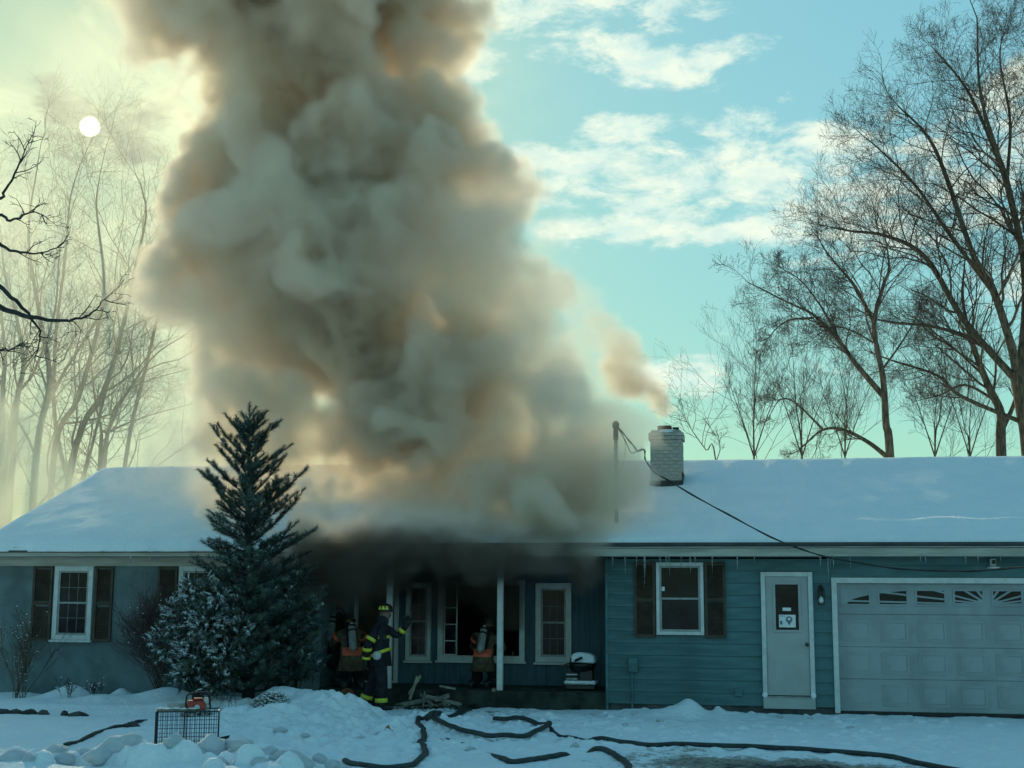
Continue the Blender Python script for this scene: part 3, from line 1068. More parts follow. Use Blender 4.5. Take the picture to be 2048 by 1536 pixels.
def clip_poly(poly, x0, x1, z0, z1):
    for ax, lim, sg in ((0, x0, 1), (0, x1, -1), (1, z0, 1), (1, z1, -1)):
        out = []
        for i in range(len(poly)):
            a, b = poly[i - 1], poly[i]
            da, db = sg * (a[ax] - lim), sg * (b[ax] - lim)
            if (da >= 0) != (db >= 0):
                t = da / (da - db)
                out.append((a[0] + (b[0] - a[0]) * t, a[1] + (b[1] - a[1]) * t))
            if db >= 0:
                out.append(b)
        poly = out
        if not poly:
            return []
    return poly


GC = (GX0 + GX1) / 2
WZ0, WZ1 = 1.785, 1.997
EA, EB = 2.22, 0.262
for c in range(8):
    x0 = GX0 + 0.025 + GW * c + 0.085
    x1 = x0 + GW - 0.17
    w = frame_mb(x0 - 0.035, x1 + 0.035, WZ0 - 0.035, WZ1 + 0.035, 0.034, 0.036, 0.0495).build('window', M['garage_paint'], gd, bevel=0.003)
    MB().box((x0, 0.046, WZ0), (x1, 0.0492, WZ1)).build('pane', M['glass'], w)
    mb = MB()
    # the insert outside the sunburst's arch
    n = 12
    for i in range(n):
        a, b = x0 + (x1 - x0) * i / n, x0 + (x1 - x0) * (i + 1) / n
        za = WZ0 + EB * math.sqrt(max(0, 1 - ((a - GC) / EA) ** 2))
        zb = WZ0 + EB * math.sqrt(max(0, 1 - ((b - GC) / EA) ** 2))
        if min(za, zb) < WZ1 - 1e-3:
            mb.prism(clip_poly([(a, za), (b, zb), (b, WZ1), (a, WZ1)], x0, x1, WZ0, WZ1), 0.0405, 0.0455)
    # rays
    for sl in (0.022, 0.115, 0.27, 0.62, 1.35):
        for sg in (-1, 1):
            th = math.atan(sl)
            d = (math.cos(th) * sg, math.sin(th))
            nn = (-d[1] * sg, d[0] * sg)
            hw = 0.012 + 0.006 * min(1, sl)
            p = [(GC + d[0] * .1 - nn[0] * hw, WZ0 + d[1] * .1 - nn[1] * hw), (GC + d[0] * 2.3 - nn[0] * hw * 1.3, WZ0 + d[1] * 2.3 - nn[1] * hw * 1.3),
                 (GC + d[0] * 2.3 + nn[0] * hw * 1.3, WZ0 + d[1] * 2.3 + nn[1] * hw * 1.3), (GC + d[0] * .1 + nn[0] * hw, WZ0 + d[1] * .1 + nn[1] * hw)]
            p = clip_poly(p if sg > 0 else p[::-1], x0, x1, WZ0, WZ1)
            if len(p) > 2:
                mb.prism(p, 0.0375 + 0.0004 * sl, 0.0455)
    hub = [(GC + 0.26 * math.cos(a), WZ0 + 0.085 * math.sin(a)) for a in np.linspace(0, math.pi, 16)]
    hub = clip_poly(hub, x0, x1, WZ0, WZ1)
    if len(hub) > 2:
        mb.prism(hub, 0.0368, 0.0455)
    if mb.v:
        mb.build('sunburst_insert', M['garage_paint'], w)
box('door_seal', (GX0 + 0.022, 0.055, 0.005), (GX1 - 0.022, 0.10, 0.059), M['black_rubber'], house)

# ---- wall fittings
ln = MB()
lx, ly, lz = 0.873, -0.12, 1.93
ln.box((lx - .035, -0.05, 1.78), (lx + .035, -0.023, 2.08))
ln.box((lx - .055, ly - .055, 1.765), (lx + .055, ly + .055, 1.785))
ln.tube([(lx, -0.05, 2.06), (lx, ly, 2.10), (lx, ly, 2.06)], 0.012, 6)
ln.lathe([(0.068, 2.0), (0.05, 2.03), (0.02, 2.055), (0.012, 2.075)], (lx, ly, 0), 8)
for sx in (-.045, .045):
    for sy in (-.045, .045):
        ln.tube([(lx + sx, ly + sy, 1.785), (lx + sx * 1.15, ly + sy * 1.15, 2.0)], .006, 5)
lan = ln.build('wall_lantern', M['black_metal'], house)
MB().lathe([(0.03, 1.79), (0.042, 1.83), (0.036, 1.87), (0.015, 1.9)], (lx, ly, 0), 10).build('bulb', M['lamp_glass'], lan, smooth=True)
fl = MB()
fx, fz = 3.60, 2.42
fl.box((fx - .045, -0.10, fz - .02), (fx + .045, -0.024, fz + .10))
fl.box((fx - .035, -0.16, fz + .0), (fx + .035, -0.10, fz + .09))
flo = fl.build('floodlight', M['white_trim'], house, bevel=.006)
MB().box((fx - .028, -0.165, fz + .012), (fx + .028, -0.161, fz + .075)).build('lens', M['glass'], flo)
MB().lathe([(.10, fz - .06), (.105, fz - .04), (.05, fz - .022)], (fx, -.12, 0), 14).build('sensor_cap', M['white_trim'], flo, smooth=True)
ub = MB().box((-2.31, -0.11, 0.64), (-2.15, -0.025, 0.87)).build('utility_box', M['teal_siding'], house, bevel=.01)
MB().tube([(-2.25, -0.05, 0.64), (-2.25, -0.05, 0.05)], .018, 8).build('conduit', M['teal_siding'], ub)
box('outlet_cover', (-0.56, -0.06, 0.27), (-0.43, -0.023, 0.40), M['teal_siding'], house, .008)
# icicles under the gutter
ice = None
ir = random.Random(3)
for px, ln_ in [(1288, .55), (1290, .30), (1273, .22), (1320, .20), (1332, .22), (1338, .36), (1362, .2), (1380, .3), (1390, .16), (1424, .30), (1474, .26), (1508, .15),
                (1640, .2), (1655, .42), (1666, .25), (1700, .22), (1850, .12), (1840, .1), (1930, .12), (1955, .12), (262, .12), (300, .1), (1225, .2), (1250, .3), (1660, .2), (2000, .1)]:
    p = at(px, 1098, Y=EAVE_Y - 0.03)
    if ice is None:
        mb = MB()
        mb.tube([(p[0], p[1], 2.55), (p[0], p[1], 2.40), (p[0] + .004, p[1], 2.2), (p[0], p[1], 2.0)], [.010, .008, .005, .001], 6)
        ice = mb.build('icicle', M['ice'], house, smooth=True)
        i0 = p[0]
        base_o = ice
        me = ice.data
        me.transform(Matrix.Translation((-i0 - house.location.x * -1, -p[1], -2.55)))
        ice.location = (i0 - house.location.x, p[1], 2.55)
        me.transform(Matrix.Translation((0, 0, 0)))
        # data now hangs from its own origin
        cen = sum((Vector(v.co) for v in me.vertices), Vector()) / len(me.vertices)
        me.transform(Matrix.Translation((-cen.x, -cen.y, 0)))
        zt = max(v.co.z for v in me.vertices)
        me.transform(Matrix.Translation((0, 0, -zt)))
    else:
        ice = base_o.copy()
        COL.objects.link(ice)
        ice.location = (p[0] - house.location.x, p[1], 2.56)
    ice.scale = (ir.uniform(.8, 1.3), 1, ln_ / 0.55)

# ---- chimney: painted bricks round a core, cap course, flue
CX0, CX1, CY0, CY1, CZ0, CZ1 = -2.13, -1.53, 2.62, 3.2, 3.75, 4.99
ch = box('chimney', (CX0 + .012, CY0 + .012, CZ0), (CX1 - .012, CY1 - .012, CZ1), M['mortar'], house)
bx_ = {}


def brick(x0, y0, z0, dx, dy, dz=0.058):
    key = (round(dx, 3), round(dy, 3))
    if key not in bx_:
        o = MB().box((x0, y0, z0), (x0 + dx, y0 + dy, z0 + dz)).build('brick', M['chimney_brick'], ch)
        bx_[key] = (o, x0, y0, z0)
    else:
        s_, a, b, c = bx_[key]
        o = s_.copy()
        COL.objects.link(o)
        o.location = s_.location + Vector((x0 - a, y0 - b, z0 - c))
    return o


row = 0
z = CZ0 + 0.01
br = random.Random(2)
while z < CZ1 - 0.06:
    e = 0.03 if z > CZ1 - 0.21 else 0.0
    bw = 0.0955 + e * 2 / 3
    W3 = (CX1 - CX0 + 2 * e)
    n = 3
    off = 0 if row % 2 == 0 else 0.5
    # front and right side faces (and left), stretchers 0.195 long
    L = W3 / n
    jit = lambda: br.uniform(-.003, .003)
    if off == 0:
        for k in range(n):
            brick(CX0 - e + k * L + .004, CY0 - e + jit(), z, round(L - .008, 3), 0.09)
    else:
        brick(CX0 - e + .004, CY0 - e + jit(), z, round(L / 2 - .008, 3), 0.09)
        for k in range(n - 1):
            brick(CX0 - e + (k + .5) * L + .004, CY0 - e + jit(), z, round(L - .008, 3), 0.09)
        brick(CX0 - e + (n - .5) * L + .004, CY0 - e + jit(), z, round(L / 2 - .008, 3), 0.09)
    Ls = (CY1 - CY0 + 2 * e - 0.1) / 2
    for k in range(2):
        brick(CX1 + e - 0.09 + jit(), CY0 - e + 0.1 + k * Ls, z, 0.09, round(Ls - .008, 3))
        brick(CX0 - e + jit(), CY0 - e + 0.1 + k * Ls, z, 0.09, round(Ls - .008, 3))
    z += 0.068
    row += 1
MB().box((CX0 + .02, CY0 + .02, CZ1 + .0005), (CX1 - .02, CY1 - .02, CZ1 + .035)).build('cap', M['mortar'], ch)
mb = MB()
mb.ball(((CX0 + CX1) / 2, (CY0 + CY1) / 2, CZ1 + .01), (.32, .31, .065), 20, 8)
mb.build('snow_cap', M['snow'], ch, smooth=True)
mb = frame_mb(-2.06, -1.79, 0, 1, .03, 0, 1)
mb = MB()
mb.box((-1.99, 2.72, CZ1 + .02), (-1.73, 2.98, CZ1 + .135))
mb.build('flue', M['flue'], ch, bevel=.006)
MB().box((-1.71, 2.80, CZ1 + .02), (-1.59, 2.94, CZ1 + .11)).build('flue', M['black_metal'], ch, bevel=.006)
fb = MB()
fb.box((CX0 - .015, CY0 - .012, CZ0), (CX1 + .015, CY0 - .003, 4.06))
fb.box((CX1 + .003, CY0 - .003, CZ0), (CX1 + .013, CY1, 4.22))
fb.build('flashing', M['shingle'], ch)

# ---- service mast with weatherhead, standing through the roof
mx, my = -2.545, 0.40
ms = MB().tube([(mx, my, 2.9), (mx, my, 4.86)], 0.034, 10).build('service_mast', M['metal_grey'], house, smooth=True)
wh = MB()
wh.tube([(mx, my, 4.60), (mx, my, 4.84)], 0.046, 10)
wh.ball((mx, my, 4.86), (.065, .065, .075), 12, 8)
wh.box((mx - .03, my - .10, 4.80), (mx + .05, my - .02, 4.88))
wh.build('weatherhead', M['black_metal'], ms, smooth=True)

# ------------------------------------------------------------------ trees
class Tree:
    def __init__(s, seed, thin=0.62):
        s.thin = thin
        s.rng = random.Random(seed)
        s.trunk = MB()
        s.crown = MB()

    def limb(s, pts, r0, r1, mb=None, k=6):
        n = len(pts)
        (mb or s.trunk).tube(pts, [(r0 + (r1 - r0) * (i / (n - 1))) for i in range(n)], k, caps=False)

    def smooth(s, pts, per=4, wob=0.0):
        """Catmull-Rom through the given points"""
        P = [Vector(p) for p in pts]
        P = [P[0] * 2 - P[1]] + P + [P[-1] * 2 - P[-2]]
        out = []
        for i in range(1, len(P) - 2):
            for q in range(per):
                t = q / per
                a, b, c, d = P[i - 1], P[i], P[i + 1], P[i + 2]
                v = 0.5 * ((2 * b) + (c - a) * t + (2 * a - 5 * b + 4 * c - d) * t * t + (3 * b - a - 3 * c + d) * t ** 3)
                if wob:
                    v = v + Vector((s.rng.gauss(0, wob), s.rng.gauss(0, wob), s.rng.gauss(0, wob)))
                out.append(v)
        out.append(P[-2])
        return out

    def twig(s, p, d, length, r, level, up=0.25, nch=(7, 6, 4), ang=(28, 62), curl=0.16):
        """one branch and its children"""
        rg = s.rng
        n = 6 if level <= 1 else (4 if level == 2 else 3)
        pts = [p]
        dirs = [d]
        q = p
        dd = d.normalized()
        for i in range(n):
            dd = (dd + Vector((rg.gauss(0, curl), rg.gauss(0, curl), rg.gauss(0, curl) + up * 0.12))).normalized()
            q = q + dd * (length / n)
            pts.append(q)
            dirs.append(dd)
        r1 = max(0.0022, r * 0.4)
        k = 5 if r > 0.03 else 3
        s.limb(pts, r, r1, s.trunk if level == 1 and r > 0.022 else s.crown, k)
        if level > len(nch):
            return
        m = nch[level - 1]
        for j in range(m):
            t = 0.18 + 0.82 * (j + rg.random()) / m
            i = min(n - 1, int(t * n))
            f = t * n - i
            o = pts[i].lerp(pts[min(n, i + 1)], min(1, f))
            ax = dirs[min(n, i + 1)]
            perp = ax.orthogonal().normalized()
            perp.rotate(Matrix.Rotation(rg.uniform(0, 2 * math.pi), 3, ax))
            a = R_(rg.uniform(*ang))
            nd = (ax * math.cos(a) + perp * math.sin(a))
            nd.z += up * 0.5
            s.twig(o, nd.normalized(), length * rg.uniform(0.45, 0.8) * (1.15 - 0.5 * t), max(0.003, r * 0.5 * (1.1 - 0.5 * t)), level + 1, up, nch, ang, curl)

    def grow(s, pts, r0, r1, nsub=9, sublen=0.42, nch=(6, 5, 2), up=0.3, start=0.2, wob=0.0, ang=(30, 65), k=7, tip=0.18):
        """a drawn limb with branches of its own"""
        rg = s.rng
        P = s.smooth(pts, 5, wob)
        r0, r1 = r0 * s.thin, r1 * s.thin
        s.limb(P, r0, r1, s.trunk, k)
        L = sum((P[i + 1] - P[i]).length for i in range(len(P) - 1))
        n = len(P) - 1
        for j in range(nsub):
            t = start + (1 - start) * (j + rg.random()) / nsub
            i = min(n - 1, int(t * n))
            o = P[i].lerp(P[i + 1], t * n - i)
            ax = (P[i + 1] - P[i]).normalized()
            perp = ax.orthogonal().normalized()
            perp.rotate(Matrix.Rotation(rg.uniform(0, 2 * math.pi), 3, ax))
            a = R_(rg.uniform(*ang))
            nd = ax * math.cos(a) + perp * math.sin(a)
            nd.z += up * 0.5
            rr = (r0 + (r1 - r0) * t)
            s.twig(o, nd.normalized(), L * sublen * (1.1 - 0.6 * t) * rg.uniform(0.6, 1.15), max(0.008, rr * 0.40), 1, up, nch, ang)
        ax = (P[-1] - P[-2]).normalized()
        s.twig(P[-1], ax, L * tip, max(0.006, r1 * 0.9), 1, up, nch, ang)

    def done(s, name, label, cat, base, group=None, bark='bark', twig='twig', trunk_name='trunk', crown_name='crown'):
        root = thing(name, label, cat, base, group)
        s.trunk.build(trunk_name, M[bark], root, smooth=True)
        if s.crown.v:
            s.crown.build(crown_name, M[twig], root)
        return root


def pl(pix, Y, spread=0.0, seed=0):
    """pixel polyline to points round the plane y=Y, wandering in depth"""
    rg = random.Random(seed)
    out = []
    dy = 0.0
    sg = rg.choice((-1, 1))
    for i, (px, py) in enumerate(pix):
        out.append(at(px, py, Y=Y + dy))
        dy += sg * spread * rg.uniform(0.3, 1.0)
    return out


def base_of(pts):
    return (float(pts[0][0]), float(pts[0][1]), 0.0)


def down(p):
    """carry a limb's foot down to the ground behind the house"""
    return [(p[0], p[1], 0.0), (p[0], p[1], p[2] * 0.5)]


# right: the big many-stemmed tree, partly outside the picture
t = Tree(1)
Y = 12.0
tr = at(2062, 915, Y=Y)
fork = at(2034, 745, Y=Y)
t.limb(t.smooth([(tr[0] + .1, Y, 0), tr, at(2050, 830, Y=Y), fork], 4), .24, .19, k=10)
S = dict(nsub=20, nch=(8, 5, 2), sublen=.36)
t.grow(pl([(2034, 745), (2020, 684), (1984, 575), (1948, 515), (1887, 339), (1851, 267), (1796, 212)], Y, .35, 1), .20, .03, **S)
t.grow(pl([(2040, 760), (2052, 620), (2048, 521), (2038, 472), (2014, 363), (1990, 291), (1960, 182), (1954, 36)], Y, .3, 2), .22, .03, **S)
t.grow(pl([(2030, 440), (2000, 330), (1945, 200), (1905, 140), (1870, 100)], Y + .3, .3, 3), .11, .02, **S)
t.grow(pl([(2034, 763), (1929, 642), (1851, 515), (1772, 472), (1700, 462), (1652, 452)], Y, -.4, 4), .16, .02, **S)
t.grow(pl([(2030, 757), (1954, 684), (1869, 654), (1760, 640), (1700, 610)], Y, .5, 5), .11, .015, **S)
t.grow(pl([(2052, 848), (1923, 793), (1875, 751), (1784, 721), (1730, 700)], Y, .4, 6), .10, .015, **S)
t.grow(pl([(2042, 720), (2070, 520), (2090, 330), (2060, 180), (2050, 60)], Y, .4, 7), .18, .02, **S)
t.grow(pl([(1990, 590), (1900, 470), (1830, 370), (1760, 300), (1722, 268)], Y, .4, 8), .10, .015, **S)
t.grow(pl([(2048, 740), (2160, 560), (2230, 400)], Y, .4, 9), .15, .02, nsub=8, nch=(5, 4, 3))
t.grow(pl([(2014, 363), (2020, 240), (2000, 120), (2010, 50)], Y + .4, .3, 10), .08, .012, **S)
t.done('bare_tree', 'tallest bare tree, spreading many stems above the right end of the garage roof', 'tree', (tr[0], Y, 0), 'bare trees behind the house', 'bark', 'twig')

# right: dark upright tree in front of it
t = Tree(2)
Y = 15.0
p = pl([(2002, 908), (2002, 830), (1978, 775), (1954, 715), (1935, 654), (1925, 590), (1930, 520)], Y, .2, 3)
t.grow([(p[0][0], Y, 0)] + p, .26, .03, nsub=16, sublen=.30, nch=(6, 5, 2), start=.35)
t.grow(pl([(2004, 860), (2030, 800), (2038, 730), (2060, 660)], Y, .3, 4), .12, .02, nsub=8, nch=(5, 5, 3))
t.grow(pl([(1990, 800), (1930, 770), (1880, 790), (1840, 800)], Y, .3, 5), .07, .015, nsub=9, nch=(5, 5, 3))
t.done('bare_tree', 'dark upright bare tree just left of the tallest one', 'tree', base_of(p), 'bare trees behind the house', 'bark', 'twig')

# right: the wide crooked tree standing alone left of the big one
t = Tree(3)
Y = 10.0
p = pl([(1780, 914), (1772, 848), (1766, 757), (1748, 654), (1766, 575), (1778, 533), (1770, 470)], Y, .12, 2)
S = dict(nsub=15, nch=(7, 5, 2), sublen=.36)
t.grow([(p[0][0] + .05, Y, 0)] + p, .19, .02, nsub=15, nch=(6, 5, 2), start=.5, sublen=.3)
t.grow(pl([(1767, 793), (1711, 727), (1675, 678), (1627, 630), (1578, 606), (1493, 563)], Y, .3, 3), .12, .015, **S)
t.grow(pl([(1748, 645), (1711, 575), (1687, 545), (1650, 500), (1635, 470)], Y, .3, 4), .08, .012, **S)
t.grow(pl([(1627, 636), (1580, 640), (1550, 660), (1520, 700)], Y, .3, 5), .05, .01, **S)
t.grow(pl([(1680, 680), (1640, 610), (1600, 560), (1560, 535)], Y, -.3, 6), .05, .01, **S)
t.grow(pl([(1764, 740), (1800, 690), (1830, 640), (1845, 600)], Y, -.3, 6), .05, .01, **S)
t.grow(pl([(1755, 690), (1700, 660), (1660, 655), (1610, 690)], Y, -.3, 9), .04, .01, **S)
t.grow(pl([(1776, 915), (1736, 884), (1687, 860), (1645, 860), (1602, 896)], Y, .2, 7), .10, .03, nsub=8, sublen=.45, nch=(5, 5, 3))
t.grow(pl([(1645, 858), (1590, 805), (1560, 800), (1540, 830)], Y, .2, 8), .05, .012, nsub=8, sublen=.5, nch=(5, 5, 3))
t.done('bare_tree', 'crooked bare tree with a wide low limb arching down towards the chimney', 'tree', base_of(p), 'bare trees behind the house', 'bark', 'twig')

# right: thinner trees farther off, between the chimney and the crooked tree
FAR = [((1508, 914), (1508, 818), (1512, 712), 24, 'slender bare tree nearest the chimney, fanning out above the roof ridge'),
       ((1604, 914), (1592, 810), (1585, 700), 27, 'slim bare tree behind the arching limb of the crooked tree'),
       ((1690, 914), (1694, 820), (1676, 720), 30, 'faint bare tree between the crooked trunk and the arching limb'),
       ((1870, 914), (1880, 830), (1890, 720), 26, 'faint bare tree between the crooked tree and the dark upright one'),
       ((1940, 914), (1930, 860), (1915, 780), 29, 'low faint bare tree against the garage ridge beside the dark upright one')]
for k, (a, b, c, Y, lab) in enumerate(FAR):
    t = Tree(20 + k)
    p = pl([a, b, c], Y, .1, k)
    t.grow([(p[0][0], Y, 0)] + p, .075, .012, nsub=13, sublen=.36, nch=(5, 4, 2), start=.2, up=.5, ang=(22, 50))
    for j in range(3):
        q = [a, (a[0] + (j - 1) * 26, a[1] - 80), (a[0] + (j - 1) * 60 + 10, a[1] - 150 - 20 * j)]
        t.grow(pl(q, Y, .3, j + 9), .045, .01, nsub=8, sublen=.36, nch=(5, 4, 2), up=.5, ang=(22, 50))
    t.done('bare_tree', lab, 'tree', base_of(p), 'bare trees behind the house', 'bark_hazed', 'twig')
t = Tree(40)
p = pl([(1432, 925), (1412, 900), (1385, 862), (1372, 840)], 9.0, .1, 1)
t.grow([(p[0][0] + .3, 9.0, 0)] + p, .035, .008, nsub=7, sublen=.3, nch=(5, 4), start=.5)
t.grow(pl([(1432, 925), (1440, 890), (1418, 850)], 9.0, .2, 5), .02, .006, nsub=5, sublen=.4, nch=(4, 4))
t.done('sapling', 'leaning bare sapling showing over the ridge beside the chimney', 'tree', base_of(p), None, 'bark_hazed', 'twig')

# left: the stand of trees in the sunlit smoke
S = dict(nsub=13, nch=(6, 5, 2), sublen=.25, start=.12)
LEFT = [('tall bare tree with a straight pale stem at the left, below the sun', 30.0, 31, [
            ([(73, 906), (99, 760), (78, 625), (57, 468), (78, 312)], .30, .04),
            ([(78, 885), (120, 760), (172, 677), (219, 593), (271, 520)], .17, .03)]),
        ('bare tree with two leaning stems fanning right towards the smoke column', 31.0, 32, [
            ([(109, 901), (156, 797), (198, 646), (208, 552), (193, 416), (200, 350)], .25, .03),
            ([(151, 896), (208, 781), (245, 656), (271, 531), (292, 432), (281, 364)], .26, .03),
            ([(215, 770), (240, 690), (230, 560), (245, 450)], .12, .02)]),
        ('low spreading bare tree reaching right above the left roof ridge', 33.0, 33, [
            ([(208, 922), (229, 833), (271, 760), (313, 708), (375, 666)], .18, .03),
            ([(200, 900), (219, 864), (292, 833), (386, 807)], .15, .02),
            ([(215, 880), (250, 790), (300, 760), (370, 740)], .11, .02),
            ([(205, 910), (190, 800), (180, 700), (170, 600)], .13, .02)]),
        ('dim bare tree at the far left, half hidden by the near dark branch', 27.0, 34, [
            ([(31, 833), (47, 729), (31, 625), (10, 552), (0, 450)], .22, .03),
            ([(5, 812), (10, 718), (0, 614), (-20, 500)], .22, .03),
            ([(20, 850), (70, 740), (110, 620), (120, 500), (150, 400)], .14, .02)]),
        ('pale bare tree standing behind the others, its top nearest the smoke column', 36.0, 35, [
            ([(250, 930), (300, 700), (330, 560), (340, 450), (360, 380)], .2, .03),
            ([(120, 900), (110, 700), (130, 520), (140, 400), (160, 330)], .2, .03)])]
for lab, Y, sd, stems in LEFT:
    t = Tree(sd)
    for k, (px, r0, r1) in enumerate(stems):
        p = pl(px, Y, .35, sd + k)
        if k == 0:
            b0 = base_of(p)
        t.grow([(b0[0], Y, 0)] + p, r0, r1, **S)
    t.done('bare_tree', lab, 'tree', b0, 'bare trees behind the house', 'bark_hazed', 'twig')

# near left: a dark branch hanging into the picture from a tree just outside it
t = Tree(50, .8)
Y = -9.5
b = at(-520, 1400, Y=Y)
t.limb(t.smooth([(b[0], Y, 0), (b[0] + .05, Y, 2.0), (b[0] + .15, Y, 4.2), (b[0] + .1, Y, 7.0)], 4), .22, .10, k=10)
A = dict(nsub=6, nch=(3, 2), sublen=.13, up=.15, tip=.07, start=.62, wob=.008)
s0 = lambda z: (b[0] + .12, Y, z)
z1 = float(at(-520, 560, Y=Y)[2])
t.grow([s0(z1 - .3)] + pl([(-250, 540), (-60, 585), (20, 622), (70, 636), (130, 641), (180, 630), (210, 598)], Y, .05, 1), .06, .006, **A)
t.grow([s0(z1 - .1)] + pl([(-250, 500), (-30, 560), (30, 600), (60, 632), (80, 670), (70, 720)], Y + .1, .05, 2), .05, .006, **A)
t.grow([s0(z1 + .3)] + pl([(-250, 430), (-40, 470), (20, 500), (70, 508), (125, 488)], Y, .06, 3), .045, .005, **A)
t.grow([s0(z1 + .8)] + pl([(-250, 330), (-30, 395), (10, 380), (40, 325), (58, 283)], Y, .06, 4), .04, .005, **A)
t.grow([s0(z1 - .6)] + pl([(-250, 650), (-40, 690), (10, 700), (40, 690)], Y, .06, 5), .04, .005, **A)
t.grow([s0(z1 + .1)] + pl([(-250, 470), (-30, 430), (20, 440), (60, 425), (85, 430)], Y, .06, 6), .04, .004, **A)
t.done('near_tree', 'dark bare branch reaching in from the left edge in front of the sunlit trees', 'tree', (b[0], Y, 0), None, 'bark_dark', 'bark_dark')


# ------------------------------------------------------------------ evergreens and shrubs
def needles(mb, p, d, length, r, n, rg, fwd=0.55):
    """a brush of needle blades along a shoot"""
    d = d.normalized()
    a = d.orthogonal().normalized()
    b = d.cross(a)
    for i in range(n):
        t = rg.random()
        w = rg.uniform(0, 2 * math.pi)
        o = p + d * (length * t)
        out = (a * math.cos(w) + b * math.sin(w)) * (1 - fwd * .5) + d * fwd + Vector((0, 0, .12))
        out.normalize()
        side = d.cross(out)
        if side.length < 1e-5:
            continue
        side = side.normalized() * 0.0045
        L = r * rg.uniform(.7, 1.15)
        mb.face([o - side, o + side, o + out * L])


def pine():
    rg = random.Random(8)
    bx0 = at(495, 1400, Y=-1.8)
    base = Vector((bx0[0], -1.8, gz(bx0[0], -1.8) - .05))
    top = Vector(at(500, 840, Y=-1.75))
    H = top.z - base.z
    root = thing('pine_tree', 'dark green pine dusted with snow in front of the smoking porch', 'tree', base)
    tk, br, nd, nd2, sn = MB(), MB(), MB(), MB(), MB()
    n = 14
    pts = [base.lerp(top, i / n) + Vector((.03 * math.sin(i * 1.3), .02 * math.cos(i * 1.7), 0)) for i in range(n + 1)]
    pts[-1] = top
    tk.tube(pts, [.095 * (1 - i / n) ** .8 + .010 for i in range(n + 1)], 9)

    def half(t):          # crown half-width (left, right) at height fraction t, from the photograph's outline
        tab = [(0.0, .8, .8), (.08, 1.0, 1.12), (.16, 1.1, 1.08), (.30, .85, 1.0), (.40, .80, .98), (.52, .78, .95), (.60, .86, .88), (.70, .78, .88), (.80, .60, .74), (.88, .46, .42), (.95, .18, .18), (1.0, .05, .05)]
        for i in range(len(tab) - 1):
            if tab[i][0] <= t <= tab[i + 1][0]:
                f = (t - tab[i][0]) / (tab[i + 1][0] - tab[i][0])
                return [tab[i][k] + (tab[i + 1][k] - tab[i][k]) * f for k in (1, 2)]
        return (.1, .1)

    def shoot(p, d, L, frost):
        q = p + d * L
        br.tube([p, q], [.005, .003], 3, caps=False)
        sel = nd if rg.random() < .75 else nd2
        needles(sel, p, d, L * 1.04, .088, int(95 * L / .2), rg)
        if rg.random() < frost:
            needles(sn, p + Vector((0, 0, .006)), d, L, .042, int(10 + 26 * frost * rg.random()), rg, .4)
            if rg.random() < frost * .35:
                sn.ball(p + d * L * rg.uniform(.3, .9) + Vector((0, 0, .012)), (rg.uniform(.012, .03), rg.uniform(.012, .03), .010), 6, 4)

    t = .045
    while t < .985:
        nb = 6 if t < .5 else (5 if t < .72 else 4)
        if t > .93:
            nb = 4
        ph = rg.uniform(0, 6.28)
        c = base.lerp(top, t)
        for k in range(nb):
            w = ph + 2 * math.pi * k / nb + rg.uniform(-.3, .3)
            hl, hr = half(t)
            ext = (hr if math.cos(w) > 0 else hl)
            ext = ext * (.55 + .45 * abs(math.cos(w))) * rg.uniform(.5, 1.2)
            el = R_(8 + 46 * t ** 2.2 + rg.uniform(-10, 12))
            d = Vector((math.cos(w) * math.cos(el), math.sin(w) * math.cos(el), math.sin(el)))
            L = ext / max(.35, math.cos(el))
            m = max(3, int(L / .12))
            P = [c.copy()]
            dd = d.copy()
            for i in range(m):
                dd = (dd + Vector((rg.gauss(0, .06), rg.gauss(0, .06), .045))).normalized()
                P.append(P[-1] + dd * (L / m))
            br.tube(P, [.016 * (1 - i / m) * (1.2 - .6 * t) + .004 for i in range(m + 1)], 4, caps=False)
            left = 1.0 if math.cos(w) < .2 else .65
            fr = (.75 if t > .62 else 1.0) * left * (1.0 if math.sin(w) < .3 else .5)
            if t < .42 and math.cos(w) > 0.1:
                fr *= .35
            for i in range(m):
                if i < 1 and t < .8:
                    continue
                for sgn in (-1, 1):
                    if rg.random() < .96:
                        side = dd.cross(Vector((0, 0, 1))).normalized() * sgn
                        sd = (P[i + 1] - P[i]).normalized() * .72 + side * rg.uniform(.45, .9) + Vector((0, 0, rg.uniform(.02, .45)))
                        shoot(P[i].lerp(P[i + 1], rg.random()), sd.normalized(), rg.uniform(.15, .30) * (1.0 - .25 * (i / m)), fr)
                if rg.random() < .5:
                    sd = (P[i + 1] - P[i]).normalized() * .7 + Vector((rg.gauss(0, .2), rg.gauss(0, .2), .6))
                    shoot(P[i + 1], sd.normalized(), rg.uniform(.10, .2), fr)
            shoot(P[-1], (P[-1] - P[-2]).normalized(), .24, fr)
        t += .030 if t < .5 else (.033 if t < .72 else .044)
    # leader and its candle shoots
    shoot(top - Vector((0, 0, .25)), Vector((0, 0, 1)), .27, .2)
    for w in range(5):
        a = w * 1.256
        shoot(top - Vector((0, 0, .28)), Vector((.32 * math.cos(a), .32 * math.sin(a), 1)).normalized(), .22, .2)
    tk.build('trunk', M['bark_dark'], root, smooth=True)
    br.build('branches', M['bark_dark'], root)
    tag(nd.build('needles', M['needle'], root), kind='stuff')
    tag(nd2.build('needles', M['needle2'], root), kind='stuff')
    tag(sn.build('snow_dusting', M['snow'], root), kind='stuff')


pine()


